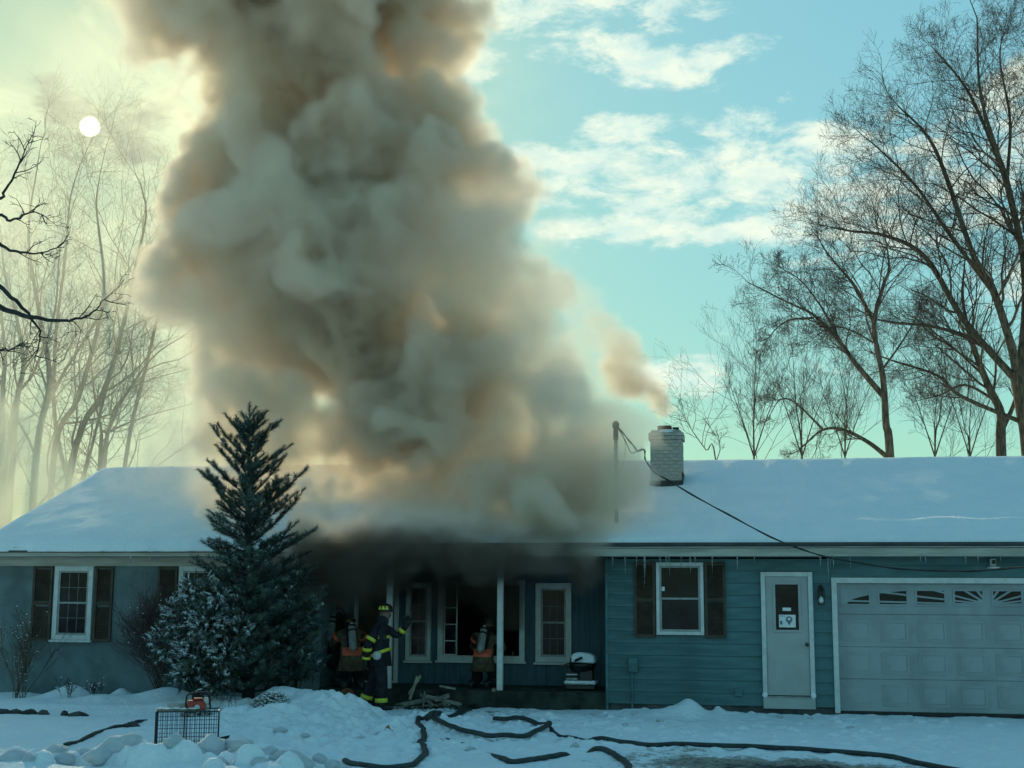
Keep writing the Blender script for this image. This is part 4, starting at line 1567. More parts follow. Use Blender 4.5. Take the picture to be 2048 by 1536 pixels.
def bushy(name, label, cat, px, py, Y, blobs, nsh, frost, seed, ncol=('needle2', 'needle'), group=None, shoot_len=(.08, .17)):
    """a shrub of needled shoots that fill the given lumps (px, py, dY, radius)"""
    rg = random.Random(seed)
    b = at(px, py, Y=Y)
    base = Vector((b[0], Y, gz(b[0], Y)))
    root = thing(name, label, cat, base, group)
    st, n1, n2, sn = MB(), MB(), MB(), MB()
    for (qx, qy, dy, r) in blobs:
        c = Vector(at(qx, qy, Y=Y + dy))
        mid = base.lerp(c, .5) + Vector((rg.gauss(0, .05), rg.gauss(0, .05), .05))
        st.tube([base, mid, c], [.022, .014, .006], 5, caps=False)
        for k in range(int(nsh * (r / .3) ** 2)):
            v = Vector((rg.gauss(0, 1), rg.gauss(0, 1), rg.gauss(0, 1))).normalized()
            p = c + v * r * rg.uniform(.45, 1.0)
            d = (v * Vector((1, 1, .55)) + Vector((rg.gauss(0, .25), rg.gauss(0, .25), .18 + rg.gauss(0, .2)))).normalized()
            L = rg.uniform(*shoot_len)
            st.tube([p - d * .05, p + d * L], [.004, .002], 3, caps=False)
            needles(n1 if rg.random() < .6 else n2, p, d, L, .045, 34, rg, .5)
            f = frost * (1.2 if v.z > -.1 else .35) * (1.5 if mnoise.noise(p * 4.5 + Vector((seed, 0, 0))) > 0 else .35)
            if rg.random() < f:
                needles(sn, p + Vector((0, 0, .006)), d, L * 1.03, .040, int(rg.uniform(14, 44)), rg, .35)
                if rg.random() < .35:
                    sn.tube([p + d * L * .25 + Vector((0, 0, .012)), p + d * L * .9 + Vector((0, 0, .014))], [rg.uniform(.008, .016), .006], 5)
    st.build('stems', M['bark_dark'], root)
    tag(n1.build('needles', M[ncol[0]], root), kind='stuff')
    tag(n2.build('needles', M[ncol[1]], root), kind='stuff')
    if sn.v:
        tag(sn.build('snow_dusting', M['snow'], root), kind='stuff')


bushy('snowy_shrub', 'snow-laden olive green evergreen shrub at the left foot of the pine', 'shrub', 400, 1385, -2.3,
      [(395, 1190, .1, .30), (360, 1235, 0, .32), (415, 1250, -.1, .36), (335, 1290, 0, .30), (390, 1310, -.1, .38), (450, 1320, 0, .34), (360, 1345, 0, .26), (430, 1365, 0, .26), (440, 1215, .2, .3), (480, 1270, .1, .3)],
      175, .62, 3)
bushy('dark_shrub', 'dark green evergreen shrub at the right foot of the pine', 'shrub', 590, 1370, -1.4,
      [(560, 1250, .1, .34), (610, 1230, .1, .28), (590, 1300, 0, .36), (540, 1330, 0, .30), (620, 1330, 0, .26), (570, 1190, .2, .3), (600, 1150, .2, .22)],
      150, .10, 4, ('needle', 'needle'))


def twiggy(name, label, cat, px, py, Y, fan, h, seed, m='twig_red', leaf=None, nleaf=0, nst=14, frost=0, nch=(6, 4), r=.008):
    rg = random.Random(seed)
    b = at(px, py, Y=Y)
    base = Vector((b[0], Y, gz(b[0], Y) - .02))
    t = Tree(seed)
    for k in range(nst):
        a = rg.uniform(0, 6.28)
        sp = fan * rg.uniform(.2, 1.0)
        d = Vector((math.cos(a) * sp, math.sin(a) * sp * .6, 1)).normalized()
        t.twig(base + Vector((rg.gauss(0, .05), rg.gauss(0, .04), 0)), d, h * rg.uniform(.7, 1.05), r, 1, .35, nch, (18, 45), .09)
    root = thing(name, label, cat, base)
    V = t.crown.v
    t.trunk.build('stems', M[m], root) if t.trunk.v else None
    t.crown.build('twigs', M[m], root)
    if leaf:
        lm = MB()
        sn = MB()
        for k in range(nleaf):
            p = Vector(V[rg.randrange(len(V))])
            if p.z < base.z + h * .25:
                continue
            d = Vector((rg.gauss(0, 1), rg.gauss(0, 1), rg.gauss(0, 1))).normalized()
            e = d.orthogonal().normalized()
            L = rg.uniform(.015, .035)
            lm.face([p, p + d * L * .5 + e * L * .35, p + d * L, p + d * L * .5 - e * L * .35])
            if rg.random() < frost:
                sn.ball(p + Vector((0, 0, .008)), (.014, .014, .008), 5, 3)
        lf = lm.build('leaves', M[leaf], root)
        lf['kind'] = 'stuff'
        if sn.v:
            tag(sn.build('snow_dusting', M['snow'], root), kind='stuff')


twiggy('bare_shrub', 'dense dark twiggy shrub against the grey wall left of the pine', 'shrub', 318, 1372, -.75, .62, 1.35, 61, 'twig_red', 'twig_red', 1500, 34, .05, (8, 6))
twiggy('dry_shrub', 'leggy shrub with dried brown flower heads before the left window', 'shrub', 38, 1382, -.9, .45, 1.15, 62, 'twig', 'dry_leaf', 420, 16, .12, (5, 3))
twiggy('dead_plant', 'small dead plant poking out of the snow below the left window', 'plant', 135, 1388, -1.3, .8, .28, 63, 'bark_dark', 'dry_leaf', 60, 7, .3, (4, 2), .004)
twiggy('dead_plant', 'wispy dead plant in the snow between the window and the bare shrub', 'plant', 190, 1385, -1.2, .9, .26, 64, 'bark_dark', 'dry_leaf', 50, 8, .3, (4, 2), .004)
twiggy('dead_plant', 'thin dead stalk in the snow to the right of the dog crate', 'plant', 470, 1432, -3.4, .3, .22, 65, 'bark_dark', 'dry_leaf', 20, 3, 0, (3, 2), .004)
for k, (px, py, Y, w, h, lab) in enumerate([(395, 1398, -2.9, .24, .20, 'buff mound of snow-dusted dead stems left of the pine trunk'), (545, 1392, -2.6, .32, .26, 'buff mound of snow-dusted dead stems right of the pine trunk')]):
    rg = random.Random(90 + k)
    b = at(px, py, Y=Y)
    base = Vector((b[0], Y, gz(b[0], Y) - .04))
    root = thing('stem_mound', lab, 'plant', base)
    mb, sn = MB(), MB()
    for j in range(460):
        a = rg.uniform(0, 6.28)
        rr = math.sqrt(rg.random())
        p = base + Vector((math.cos(a) * rr * w, math.sin(a) * rr * w * .7, h * (1 - rr * rr) * rg.uniform(.55, 1)))
        d = Vector((math.cos(a) * .6 + rg.gauss(0, .5), math.sin(a) * .6 + rg.gauss(0, .5), rg.uniform(-.2, .8))).normalized()
        mb.tube([p - d * .05, p + d * rg.uniform(.04, .10)], [.006, .002], 3, caps=False)
        if rg.random() < .5:
            sn.ball(p + Vector((0, 0, .012)), (rg.uniform(.012, .035), rg.uniform(.012, .03), .010), 6, 4)
    tag(mb.build('stems', M['burlap'], root), kind='stuff')
    tag(sn.build('snow_dusting', M['snow'], root), kind='stuff')

# ------------------------------------------------------------------ hoses, cable, stones, clods
def curve_pts(pts, per=6):
    return Tree(0).smooth(pts, per)


HOSE_LAB = {'loop': 'thick dark fire hose bent in a long loop before the porch steps', 'snake': 'dark fire hose winding from the porch towards the ploughed bank',
            'short': 'dark fire hose in the foreground that dips under the snow towards the bottom edge',
            'long': 'longest dark fire hose, lying straight across the driveway before the garage', 'side': 'dark hose half buried in the snow left of the dog crate'}
for k, xy in HOSE_XY.items():
    rr = {'loop': .044, 'long': .040, 'side': .034, 'short': .039, 'snake': .039}[k]
    P = curve_pts([(p[0], p[1], 0) for p in xy])
    rg = random.Random(k)
    Q = []
    for i, p in enumerate(P):
        h = gz(p.x, p.y)
        bury = 0.0
        if k == 'short' and i < len(P) * .20:
            bury = .055
        if k == 'short' and .50 < i / len(P) < .60:
            bury = .09
        if k == 'long' and i < 16:
            bury = .045
        if k == 'side':
            bury = .015 + .02 * math.sin(i * .9)
        h = max(gz(p.x + a_, p.y + b_) for a_, b_ in ((0, 0), (.04, 0), (-.04, 0), (0, -.05)))
        Q.append(Vector((p.x + rg.gauss(0, .006), p.y + rg.gauss(0, .006), h + rr * (.95 if k == 'loop' else .6) - bury)))
    for _ in range(2):
        Q = [Q[0]] + [Vector((q.x, q.y, (Q[i].z + q.z + Q[i + 2].z) / 3)) for i, q in enumerate(Q[1:-1])] + [Q[-1]]
    o = MB().tube(Q, rr, 10, flat=.75).build('fire_hose', M['hose'], None, smooth=True)
    tag(o, HOSE_LAB[k], 'hose', 'hoses on the snow')
# brass coupling where the hoses meet
c = HOSE_XY['snake'][3]
root = thing('hose_coupling', 'dark hose coupling where two fire hoses meet before the porch', 'coupling', (c[0], c[1], gz(c[0], c[1])))
d = Vector((HOSE_XY['snake'][2][0] - c[0], HOSE_XY['snake'][2][1] - c[1], 0)).normalized()
p = Vector((c[0], c[1], gz(c[0], c[1]) + .04))
MB().tube([p - d * .05, p + d * .12], .058, 12).build('sleeve', M['black_metal'], root, smooth=False)
MB().tube([p + d * .12, p + d * .17], .068, 8).build('collar', M['metal_grey'], root)

# service cable from the weatherhead, drooping across the roof and eave
cp = [(mx + .05, my - .06, 4.80)]
for px, py, Y in [(1262, 885, .3), (1275, 902, .25), (1288, 900, .2), (1292, 922, .1), (1310, 945, 0), (1345, 966, -.15), (1450, 1026, -.5), (1560, 1082, -.9), (1640, 1110, -1.2), (1740, 1130, -1.6), (1850, 1141, -2.1), (1960, 1141, -2.7), (2060, 1132, -3.3), (2200, 1105, -4.2), (2600, 980, -7.0)]:
    cp.append(tuple(at(px, py, Y=Y)))
cb = thing('power_cable', 'black service cable drooping from the roof mast across to the right', 'cable', (mx, my, 4.8))
P = curve_pts(cp, 5)
rg = random.Random(5)
MB().tube(P, .011, 6).build('strand', M['black_rubber'], cb, smooth=True)
P2 = [p + Vector((.014 * math.sin(i * .9), 0.012 * math.cos(i * .9), .014 * math.cos(i * .9))) for i, p in enumerate(P)]
MB().tube(P2, .008, 5).build('strand', M['black_rubber'], cb, smooth=True)
lp = [(mx + .04, my - .07, 4.82)] + [tuple(at(px, py, Y=.3)) for px, py in [(1250, 880), (1262, 905), (1272, 903), (1284, 897)]]
MB().tube(curve_pts(lp, 5), .009, 5).build('loop', M['black_rubber'], cb, smooth=True)
lp = [(mx + .04, my - .05, 4.80)] + [tuple(at(px, py, Y=.3)) for px, py in [(1249, 880), (1250, 905), (1246, 930), (1240, 944)]]
MB().tube(curve_pts(lp, 4), .005, 5).build('loop', M['black_rubber'], cb, smooth=True)

# edging stones of the bed
stone_meshes = []
for k in range(3):
    rg = random.Random(70 + k)
    mb = MB()
    mb.ball((0, 0, 0), (1, 1, 1), 9, 6)
    mb.v = [tuple(c * (1 + .22 * rg.uniform(-1, 1)) for c in v) for v in mb.v]
    stone_meshes.append(mb)
st_lab = ['leftmost dark edging stone showing through the snow at the picture edge', 'low dark edging stone second from the left', 'flat dark edging stone in the middle of the row',
          'dark edging stone at the right end of the row', 'dark stone half under snow beyond the row of edging stones', 'dark stone beside the buried hose left of the crate',
          'dark clump of soil in the snow left of the dog crate']
for k, (px, py, Y, sx) in enumerate([(2, 1409, -2.75, .22), (32, 1412, -2.8, .13), (60, 1413, -2.85, .14), (88, 1414, -2.85, .10), (157, 1420, -3.0, .16), (262, 1470, -5.3, .12), (130, 1416, -2.95, .07)]):
    b = at(px, py, Y=Y)
    src = stone_meshes[k % 3]
    mb = MB()
    mb.raw([(v[0] * sx + b[0], v[1] * sx * .7 + Y, v[2] * .055 + gz(b[0], Y) + .018) for v in src.v], src.f)
    o = mb.build('edging_stone', M['stone'], None, smooth=True)
    tag(o, st_lab[k], 'stone', 'dark stones along the snowy bed')

# rounded clods on the ploughed bank
cm = []
for k in range(5):
    bm = bmesh.new()
    bmesh.ops.create_icosphere(bm, subdivisions=3, radius=1)
    off = Vector((k * 7.3, k * 3.1, 0))
    for v in bm.verts:
        n = mnoise.fractal(v.co * 1.1 + off, 1.0, 2.0, 4)
        v.co *= 1 + .32 * n + .12 * mnoise.noise(v.co * 4 + off)
        v.co.z *= .8
    me = bpy.data.meshes.new('snow_clod')
    bm.to_mesh(me)
    bm.free()
    me.polygons.foreach_set('use_smooth', [True] * len(me.polygons))
    me.materials.append(M['snow_ground'])
    a1 = me.attributes.new('slush', 'FLOAT', 'POINT')
    a2 = me.attributes.new('grit', 'FLOAT', 'POINT')
    a2.data.foreach_set('value', [max(0, min(.8, .55 * mnoise.noise(Vector(v.co) * 1.4 + off * 2) + (.35 if v.co.z < -.1 else 0) + (.02 if k == 1 else -1.3))) for v in me.vertices])
    cm.append(me)
rg = random.Random(12)
CLODS = [(110, 1500, .17), (170, 1506, .12), (60, 1522, .12), (235, 1508, .22), (300, 1502, .25), (345, 1515, .13), (385, 1512, .14), (420, 1510, .20), (462, 1484, .11), (492, 1486, .13), (520, 1500, .11),
         (540, 1512, .13), (585, 1506, .12), (610, 1518, .12), (640, 1512, .09), (665, 1524, .10), (480, 1520, .14), (560, 1528, .12), (520, 1530, .10), (30, 1530, .16), (130, 1528, .13), (200, 1530, .17), (265, 1528, .14),
         (350, 1532, .15), (440, 1530, .11), (690, 1532, .08), (600, 1534, .10), (465, 1498, .08), (500, 1499, .07), (402, 1528, .12), (318, 1528, .12), (85, 1512, .08)]
for k, (px, py, r) in enumerate(CLODS):
    Y = rg.uniform(-10.4, -9.9) - (py - 1500) * .012
    b = at(px, py, Y=Y)
    o = bpy.data.objects.new('snow_clod', cm[k % 5])
    COL.objects.link(o)
    r *= .72
    o.location = (b[0], Y, max(float(b[2]) - r * .4, gz(b[0], Y) + r * .02))
    o.scale = (r * rg.uniform(.9, 1.25), r * rg.uniform(.9, 1.2), r * rg.uniform(.8, 1.05))
    o.rotation_euler = (rg.uniform(-.3, .3), rg.uniform(-.3, .3), rg.uniform(0, 6.28))
    tag(o, 'rounded snow clod in the ploughed bank along the bottom left', 'snow clod', 'snow clods on the ploughed bank')
for k, (px, py, r) in enumerate([(905, 1420, .05), (1000, 1478, .05), (1120, 1475, .06), (1400, 1418, .07), (1440, 1422, .05), (1560, 1432, .06), (1320, 1440, .06), (940, 1500, .06), (1150, 1490, .07), (1050, 1430, .05), (880, 1480, .05), (1185, 1428, .06),
                                 (1215, 1432, .05), (1270, 1430, .06), (1620, 1436, .04), (1700, 1450, .05), (760, 1460, .06), (720, 1480, .08), (650, 1478, .08), (560, 1470, .08), (610, 1490, .07), (1300, 1505, .05), (1350, 1516, .05), (1250, 1450, .05)]):
    b = at(px, py, Z=.02)
    if b[1] > -.2:
        b[1] = -.25
    o = bpy.data.objects.new('snow_clod', cm[k % 5])
    COL.objects.link(o)
    o.location = (b[0], b[1], gz(b[0], b[1]) + r * .15)
    o.scale = (r * rg.uniform(.9, 1.3), r * rg.uniform(.8, 1.1), r * rg.uniform(.6, .9))
    o.rotation_euler = (0, 0, rg.uniform(0, 6.28))
    tag(o, 'small loose clod of snow on the churned yard before the house', 'snow clod', 'loose clods on the yard')

# ------------------------------------------------------------------ dog crate with a chainsaw on it
cY = -7.4
a = at(312, 1424, Y=cY)
b = at(429, 1416, Y=cY)
cx0, cx1 = float(a[0]), float(b[0])
zt = float(a[2])
cz = gz((cx0 + cx1) / 2, cY) - .02
D = .46
crate = thing('dog_crate', 'black folding wire dog crate standing in the snow by the ploughed bank', 'crate', ((cx0 + cx1) / 2, cY, cz))
rod = MB()


def rods(mb, segs, r):
    for p, q in segs:
        mb.tube([p, q], r, 5)


c8 = lambda x, y, z: (x, y, z)
yb = cY + D
E12 = []
for z_ in (cz, zt):
    E12 += [((cx0, cY, z_), (cx1, cY, z_)), ((cx0, yb, z_), (cx1, yb, z_)), ((cx0, cY, z_), (cx0, yb, z_)), ((cx1, cY, z_), (cx1, yb, z_))]
for x_ in (cx0, cx1):
    for y_ in (cY, yb):
        E12.append(((x_, y_, cz), (x_, y_, zt)))
rods(rod, E12, .008)
rods(rod, [((cx1, cY - .004, cz), (cx1, cY - .004, zt))], .011)
rod.build('frame', M['wire'], crate)
wg = MB()
nx = 26
for k in range(1, nx):
    x_ = cx0 + (cx1 - cx0) * k / nx
    wg.tube([(x_, cY, cz), (x_, cY, zt)], .0028, 4)
    if k % 2 == 0:
        wg.tube([(x_, yb, cz), (x_, yb, zt)], .0028, 4)
        wg.tube([(x_, cY, zt), (x_, yb, zt)], .0028, 4)
for k in range(1, 5):
    z_ = cz + (zt - cz) * k / 5
    wg.tube([(cx0, cY - .004, z_), (cx1, cY - .004, z_)], .0035, 4)
    wg.tube([(cx0, yb + .004, z_), (cx1, yb + .004, z_)], .003, 4)
for x_ in (cx0, cx1):
    for k in range(1, 12):
        y_ = cY + D * k / 12
        wg.tube([(x_, y_, cz), (x_, y_, zt)], .0028, 4)
w_ = wg.build('wire_mesh', M['wire'], crate)
w_['kind'] = 'stuff'
xd = cx0 + (cx1 - cx0) * .45
dm = MB()
rods(dm, [((xd, cY - .012, cz + .02), (xd, cY - .012, zt - .01)), ((xd + .035, cY - .012, cz + .02), (xd + .035, cY - .012, zt - .01)), ((xd, cY - .012, zt - .01), (xd + .035, cY - .012, zt - .01))], .007)
dm.build('door_latch', M['wire'], crate)
tp = MB()
tp.box((cx0 + .005, cY + .002, zt + .008), (cx1 - .22, yb - .01, zt + .03))
tpo = tp.build('top_cover', M['burlap'], crate, bevel=.008)
sn = MB()
rg = random.Random(4)
for k in range(46):
    sn.ball((rg.uniform(cx0 + .02, cx1 - .28), rg.uniform(cY + .03, yb - .03), zt + .032), (rg.uniform(.02, .05), rg.uniform(.02, .05), .010), 7, 4)
tag(sn.build('snow_dusting', M['snow'], crate), kind='stuff')
fp = MB()
fp.raw([(cx1 + .01, cY + .05, cz + .18), (cx1 + .14, cY + .0, cz + .21), (cx1 + .12, cY + .1, cz + .13), (cx1 - .12, cY + .05, cz + .16), (cx1 + .02, cY + .12, cz + .10)], [(0, 1, 2), (0, 2, 4), (0, 4, 3)])
fp.build('loose_flap', M['black_rubber'], crate)

sx, sy, sz = float(at(398, 1410, Y=cY + .16)[0]), cY + .16, zt + .032
saw = thing('chainsaw', 'red chainsaw with a black handle resting on the dog crate', 'chainsaw', (sx, sy, zt + .01))
bd = MB()
bd.box((sx - .12, sy - .09, sz - .02), (sx + .11, sy + .08, sz + .09))
bd.box((sx - .06, sy - .07, sz + .086), (sx + .09, sy + .06, sz + .12))
bd.build('body', M['red_plastic'], saw, bevel=.02)
MB().lathe([(.034, 0), (.036, .008), (.03, .018), (.012, .02)], (sx + .0, sy - .092, sz + .01), 14, Matrix.Rotation(R_(90), 4, 'X')).build('starter_cover', M['grey_plastic'], saw, smooth=True)
MB().box((sx + .075, sy - .085, sz + .05), (sx + .135, sy - .02, sz + .13)).build('side_cover', M['grey_plastic'], saw, bevel=.012)
hb = MB()
hb.tube(curve_pts([(sx - .13, sy - .06, sz - .01), (sx - .135, sy - .05, sz + .09), (sx - .11, sy - .04, sz + .165), (sx + .02, sy - .03, sz + .185), (sx + .11, sy - .03, sz + .18), (sx + .145, sy - .02, sz + .12), (sx + .16, sy, sz - .01)], 4), .012, 7)
hb.tube(curve_pts([(sx - .06, sy + .03, sz + .10), (sx - .05, sy + .03, sz + .17), (sx + .05, sy + .03, sz + .18), (sx + .07, sy + .02, sz + .11)], 3), .011, 7)
hb.build('handle', M['black_rubber'], saw, smooth=True)
br_ = MB()
br_.box((sx - .36, sy + .03, sz + .0), (sx - .09, sy + .036, sz + .055))
br_.build('guide_bar', M['metal_grey'], saw, bevel=.01)
MB().box((sx - .12, sy - .06, sz - .025), (sx + .0, sy + .07, sz + .03)).build('sprocket_cover', M['black_metal'], saw, bevel=.012)

for o_ in (crate, saw):
    pv_ = Vector((cx0, cY, 0))
    m_ = Matrix.Rotation(R_(22), 4, 'Z')
    o_.location = pv_ + m_ @ (Vector(o_.location) - pv_)
    o_.rotation_euler.z = R_(22)

# ------------------------------------------------------------------ barbecue grill on the porch
gX, gY, gZ = -3.17, .55, .287
gr = thing('barbecue_grill', 'black barbecue grill capped with snow at the right end of the porch', 'grill', (gX, gY, gZ))
MB().box((gX - .27, gY - .2, gZ + .02), (gX + .24, gY + .2, gZ + .10)).build('base', M['grill_black'], gr, bevel=.01)
MB().box((gX - .29, gY - .22, gZ + .105), (gX + .26, gY + .22, gZ + .165)).build('base_snow', M['snow'], gr, bevel=.02)
for sx_ in (-.2, .17):
    for sy_ in (-.15, .15):
        MB().box((gX + sx_ - .02, gY + sy_ - .02, gZ + .166), (gX + sx_ + .02, gY + sy_ + .02, gZ + .34)).build('leg', M['grill_black'], gr)
mb = MB()
mb.box((gX - .02, gY - .14, gZ + .166), (gX + .15, gY + .14, gZ + .33))
mb.build('cart', M['grill_black'], gr)
MB().box((gX - .26, gY - .18, gZ + .255), (gX - .06, gY + .1, gZ + .28)).build('shelf', M['grey_plastic'], gr, bevel=.006)
MB().box((gX - .26, gY - .18, gZ + .185), (gX - .06, gY + .1, gZ + .205)).build('shelf', M['grey_plastic'], gr, bevel=.006)
fb_ = MB()
fb_.lathe([(.13, .30), (.20, .34), (.235, .42), (.24, .45)], (gX, gY, gZ), 20)
fb_.build('firebox', M['grill_black'], gr, smooth=True)
ld = MB()
ld.prism([(gX - .20, gZ + .455), (gX + .235, gZ + .43), (gX + .235, gZ + .52), (gX + .19, gZ + .58), (gX - .12, gZ + .60), (gX - .19, gZ + .55)], gY - .17, gY + .18)
ld.build('lid', M['grill_black'], gr, bevel=.02)
sd = MB()
sd.prism([(gX - .185, gZ + .47), (gX + .24, gZ + .445), (gX + .245, gZ + .56), (gX + .16, gZ + .625), (gX - .08, gZ + .645), (gX - .17, gZ + .60)], gY - .185, gY + .19)
sd.build('lid_snow', M['snow'], gr, bevel=.03)
hd = MB()
hd.tube([(gX - .10, gY - .23, gZ + .50), (gX + .03, gY - .23, gZ + .56)], .022, 8)
hd.build('lid_handle', M['black_metal'], gr, smooth=True)
sh = MB()
sh.box((-.02, -.14, -.012), (.30, .14, .012), None)
m4 = Matrix.Translation((gX - .45, gY - .02, gZ + .36)) @ Matrix.Rotation(R_(-22), 4, 'Y')
sh.v = [tuple(m4 @ Vector(v)) for v in sh.v]
sh.build('side_shelf', M['grill_black'], gr, bevel=.005)

# ------------------------------------------------------------------ wreckage and small things by the porch step
BO = [((760 + 60, 1398), (835, 1352), -.25, .020, 'wood_pale', 'pale split timber leaning upright, left of two'), ((818, 1388), (842, 1350), -.18, .018, 'wood_pale', 'pale split timber leaning upright, right of two'),
      ((880, 1372), (912, 1404), -.10, .016, 'wood_broken', 'thin broken trim slanting down from the porch floor'), ((985, 1380), (990, 1405), -.16, .022, 'wood_pale', 'short pale stake standing below the crouching firefighter'),
      ((790, 1412), (880, 1395), -.35, .030, 'wood_broken', 'grey plank lying low in the wreckage heap'), ((820, 1420), (905, 1408), -.42, .028, 'wood_broken', 'grey plank along the front of the wreckage heap'),
      ((846, 1424), (850, 1384), -.45, .030, 'wood_broken', 'upright splintered board end in the wreckage heap'), ((850, 1392), (925, 1410), -.30, .026, 'wood_broken', 'long grey board sloping right in the wreckage heap'),
      ((865, 1410), (840, 1388), -.40, .022, 'wood_broken', 'small splintered stick crossing the wreckage heap'), ((780, 1425), (835, 1418), -.50, .022, 'wood_broken', 'short grey board beside the standing firefighter'),
      ((870, 1400), (900, 1390), -.33, .03, 'wood_broken', 'stubby broken board on top of the wreckage heap'), ((900, 1418), (960, 1424), -.45, .02, 'wood_broken', 'thin grey lath at the right of the wreckage heap'),
      ((708, 1445), (756, 1449), -1.6, .014, 'wood_broken', 'thin stick lying on the snow below the standing firefighter')]
for k, (p0_, p1_, Y, w_, m_, lab) in enumerate(BO):
    a = Vector(at(p0_[0], p0_[1], Y=Y))
    b = Vector(at(p1_[0], p1_[1], Y=Y + .15))
    rg = random.Random(300 + k)
    for v in (a, b):
        g_ = gz(v.x, v.y) if v.y < -.06 else .29
        v.z = max(v.z, g_ + .01)
    d = (b - a)
    mb = MB()
    L = d.length
    m4 = Matrix.Translation(a) @ d.to_track_quat('X', 'Z').to_matrix().to_4x4()
    w2 = w_ * 1.2
    pts = [(0, -w2), (L * .9, -w2), (L, -w2 * .2), (L * .94, w2 * .3), (L * .98, w2), (L * .03, w2), (-.02, w2 * .3)]
    mb.prism(pts, -.009, .009)
    mb.v = [tuple(m4 @ Vector(v)) for v in mb.v]
    o = mb.build('broken_board', M[m_], None)
    tag(o, lab, 'board', 'splintered boards by the porch')
rb = MB()                                            # charred scraps under the boards
rg = random.Random(17)
for k in range(170):
    px, py = rg.uniform(775, 960), rg.uniform(1400, 1424)
    p = at(px, py, Y=rg.uniform(-.5, -.12))
    g_ = gz(p[0], p[1])
    m4 = Matrix.Translation((p[0], p[1], g_ + rg.uniform(0, .06))) @ Matrix.Rotation(rg.uniform(0, 6.28), 4, 'Z') @ Matrix.Rotation(rg.uniform(-.7, .7), 4, 'Y')
    L = rg.uniform(.02, .09)
    rb.box((-L, -.012, -.006), (L, .012, .006), m4)
o = rb.build('charred_debris', M['porch_floor'], None)
tag(o, 'heap of charred scraps thrown out in front of the porch', 'debris', None, 'stuff')
p = at(694, 1392, Y=-.45)
pot = thing('flower_pot', 'terracotta flower pot tipped on its side beside the firefighters', 'flower pot', p)
m4 = Matrix.Rotation(R_(78), 4, 'X') @ Matrix.Rotation(R_(12), 4, 'Y')
q = (p[0], p[1], p[2] + .01)
MB().lathe([(.07, -.16), (.10, -.02)], q, 18, m4).build('body', M['terracotta'], pot, smooth=True)
MB().lathe([(.112, -.018), (.118, .03), (.10, .032), (.092, -.01), (.05, -.03)], q, 18, m4).build('rim', M['terracotta'], pot, smooth=True)
p = at(775, 1453, Z=.06)
lf_ = thing('fallen_leaf', 'curled orange leaf lying on the snow in front of the standing firefighter', 'leaf', (p[0], p[1], gz(p[0], p[1])))
mb = MB()
zz = gz(p[0], p[1]) + .01
mb.raw([(p[0] - .05, p[1], zz), (p[0] - .01, p[1] - .03, zz + .05), (p[0] + .05, p[1] - .01, zz + .03), (p[0] + .01, p[1] + .03, zz + .09), (p[0] - .03, p[1] + .03, zz + .06)], [(0, 1, 3, 4), (1, 2, 3)])
mb.build('blade', M['leaf_orange'], lf_)
MB().tube([(p[0] + .05, p[1] - .01, zz + .03), (p[0] + .09, p[1] - .02, zz + .01)], .003, 4).build('stalk', M['dry_leaf'], lf_)
p = at(742, 1424, Y=-.75)

# ------------------------------------------------------------------ the firefighters
def skin_body(name, joints, edges, root_i, mats, edge_mat, parent, head=None):
    """one continuous figure grown along a skeleton; faces take the cloth of the nearest bone"""
    me = bpy.data.meshes.new(name)
    me.from_pydata([j[0] for j in joints], edges, [])
    o = bpy.data.objects.new(name, me)
    COL.objects.link(o)
    sk = o.modifiers.new('skin', 'SKIN')
    ly = me.skin_vertices[0] if me.skin_vertices else None
    if ly is None:
        bm = bmesh.new()
        bm.from_mesh(me)
        bm.verts.layers.skin.verify()
        bm.to_mesh(me)
        bm.free()
        ly = me.skin_vertices[0]
    for i, j in enumerate(joints):
        r = j[1]
        ly.data[i].radius = r if hasattr(r, '__len__') else (r, r)
        ly.data[i].use_root = (i == root_i)
    sk.use_smooth_shade = True
    ss = o.modifiers.new('sub', 'SUBSURF')
    ss.levels = ss.render_levels = 2
    dg = bpy.context.evaluated_depsgraph_get()
    dg.update()
    nm = bpy.data.meshes.new_from_object(o.evaluated_get(dg))
    bpy.data.objects.remove(o)
    V = np.array([v.co for v in nm.vertices])
    verts = V.tolist()
    faces = [list(p.vertices) for p in nm.polygons]
    J = [np.array(j[0]) for j in joints]
    mi = []
    for f in faces:
        c = V[f].mean(0)
        best, bm_ = 1e9, 0
        for k, (a, b) in enumerate(edges):
            ab = J[b] - J[a]
            t = np.clip((c - J[a]) @ ab / max(1e-9, ab @ ab), 0, 1)
            dd = np.linalg.norm(c - J[a] - ab * t)
            if dd < best:
                best, bm_ = dd, edge_mat[k]
        mi.append(bm_)
    bpy.data.meshes.remove(nm)
    mb = MB()
    mb.v = verts
    mb.f = faces
    mb.m = mi
    # crumple the cloth a little
    mb.v = [tuple(Vector(v) + Vector((mnoise.noise(Vector(v) * 9), mnoise.noise(Vector(v) * 9 + Vector((5, 0, 0))), 0)) * .012) for v in mb.v]
    if head is not None:
        n0 = len(mb.v)
        hv, hf, hm = head
        mb.v += hv
        mb.f += [[n0 + i for i in f] for f in hf]
        mb.m += hm
    return mb.build(name, mats, parent, smooth=True)


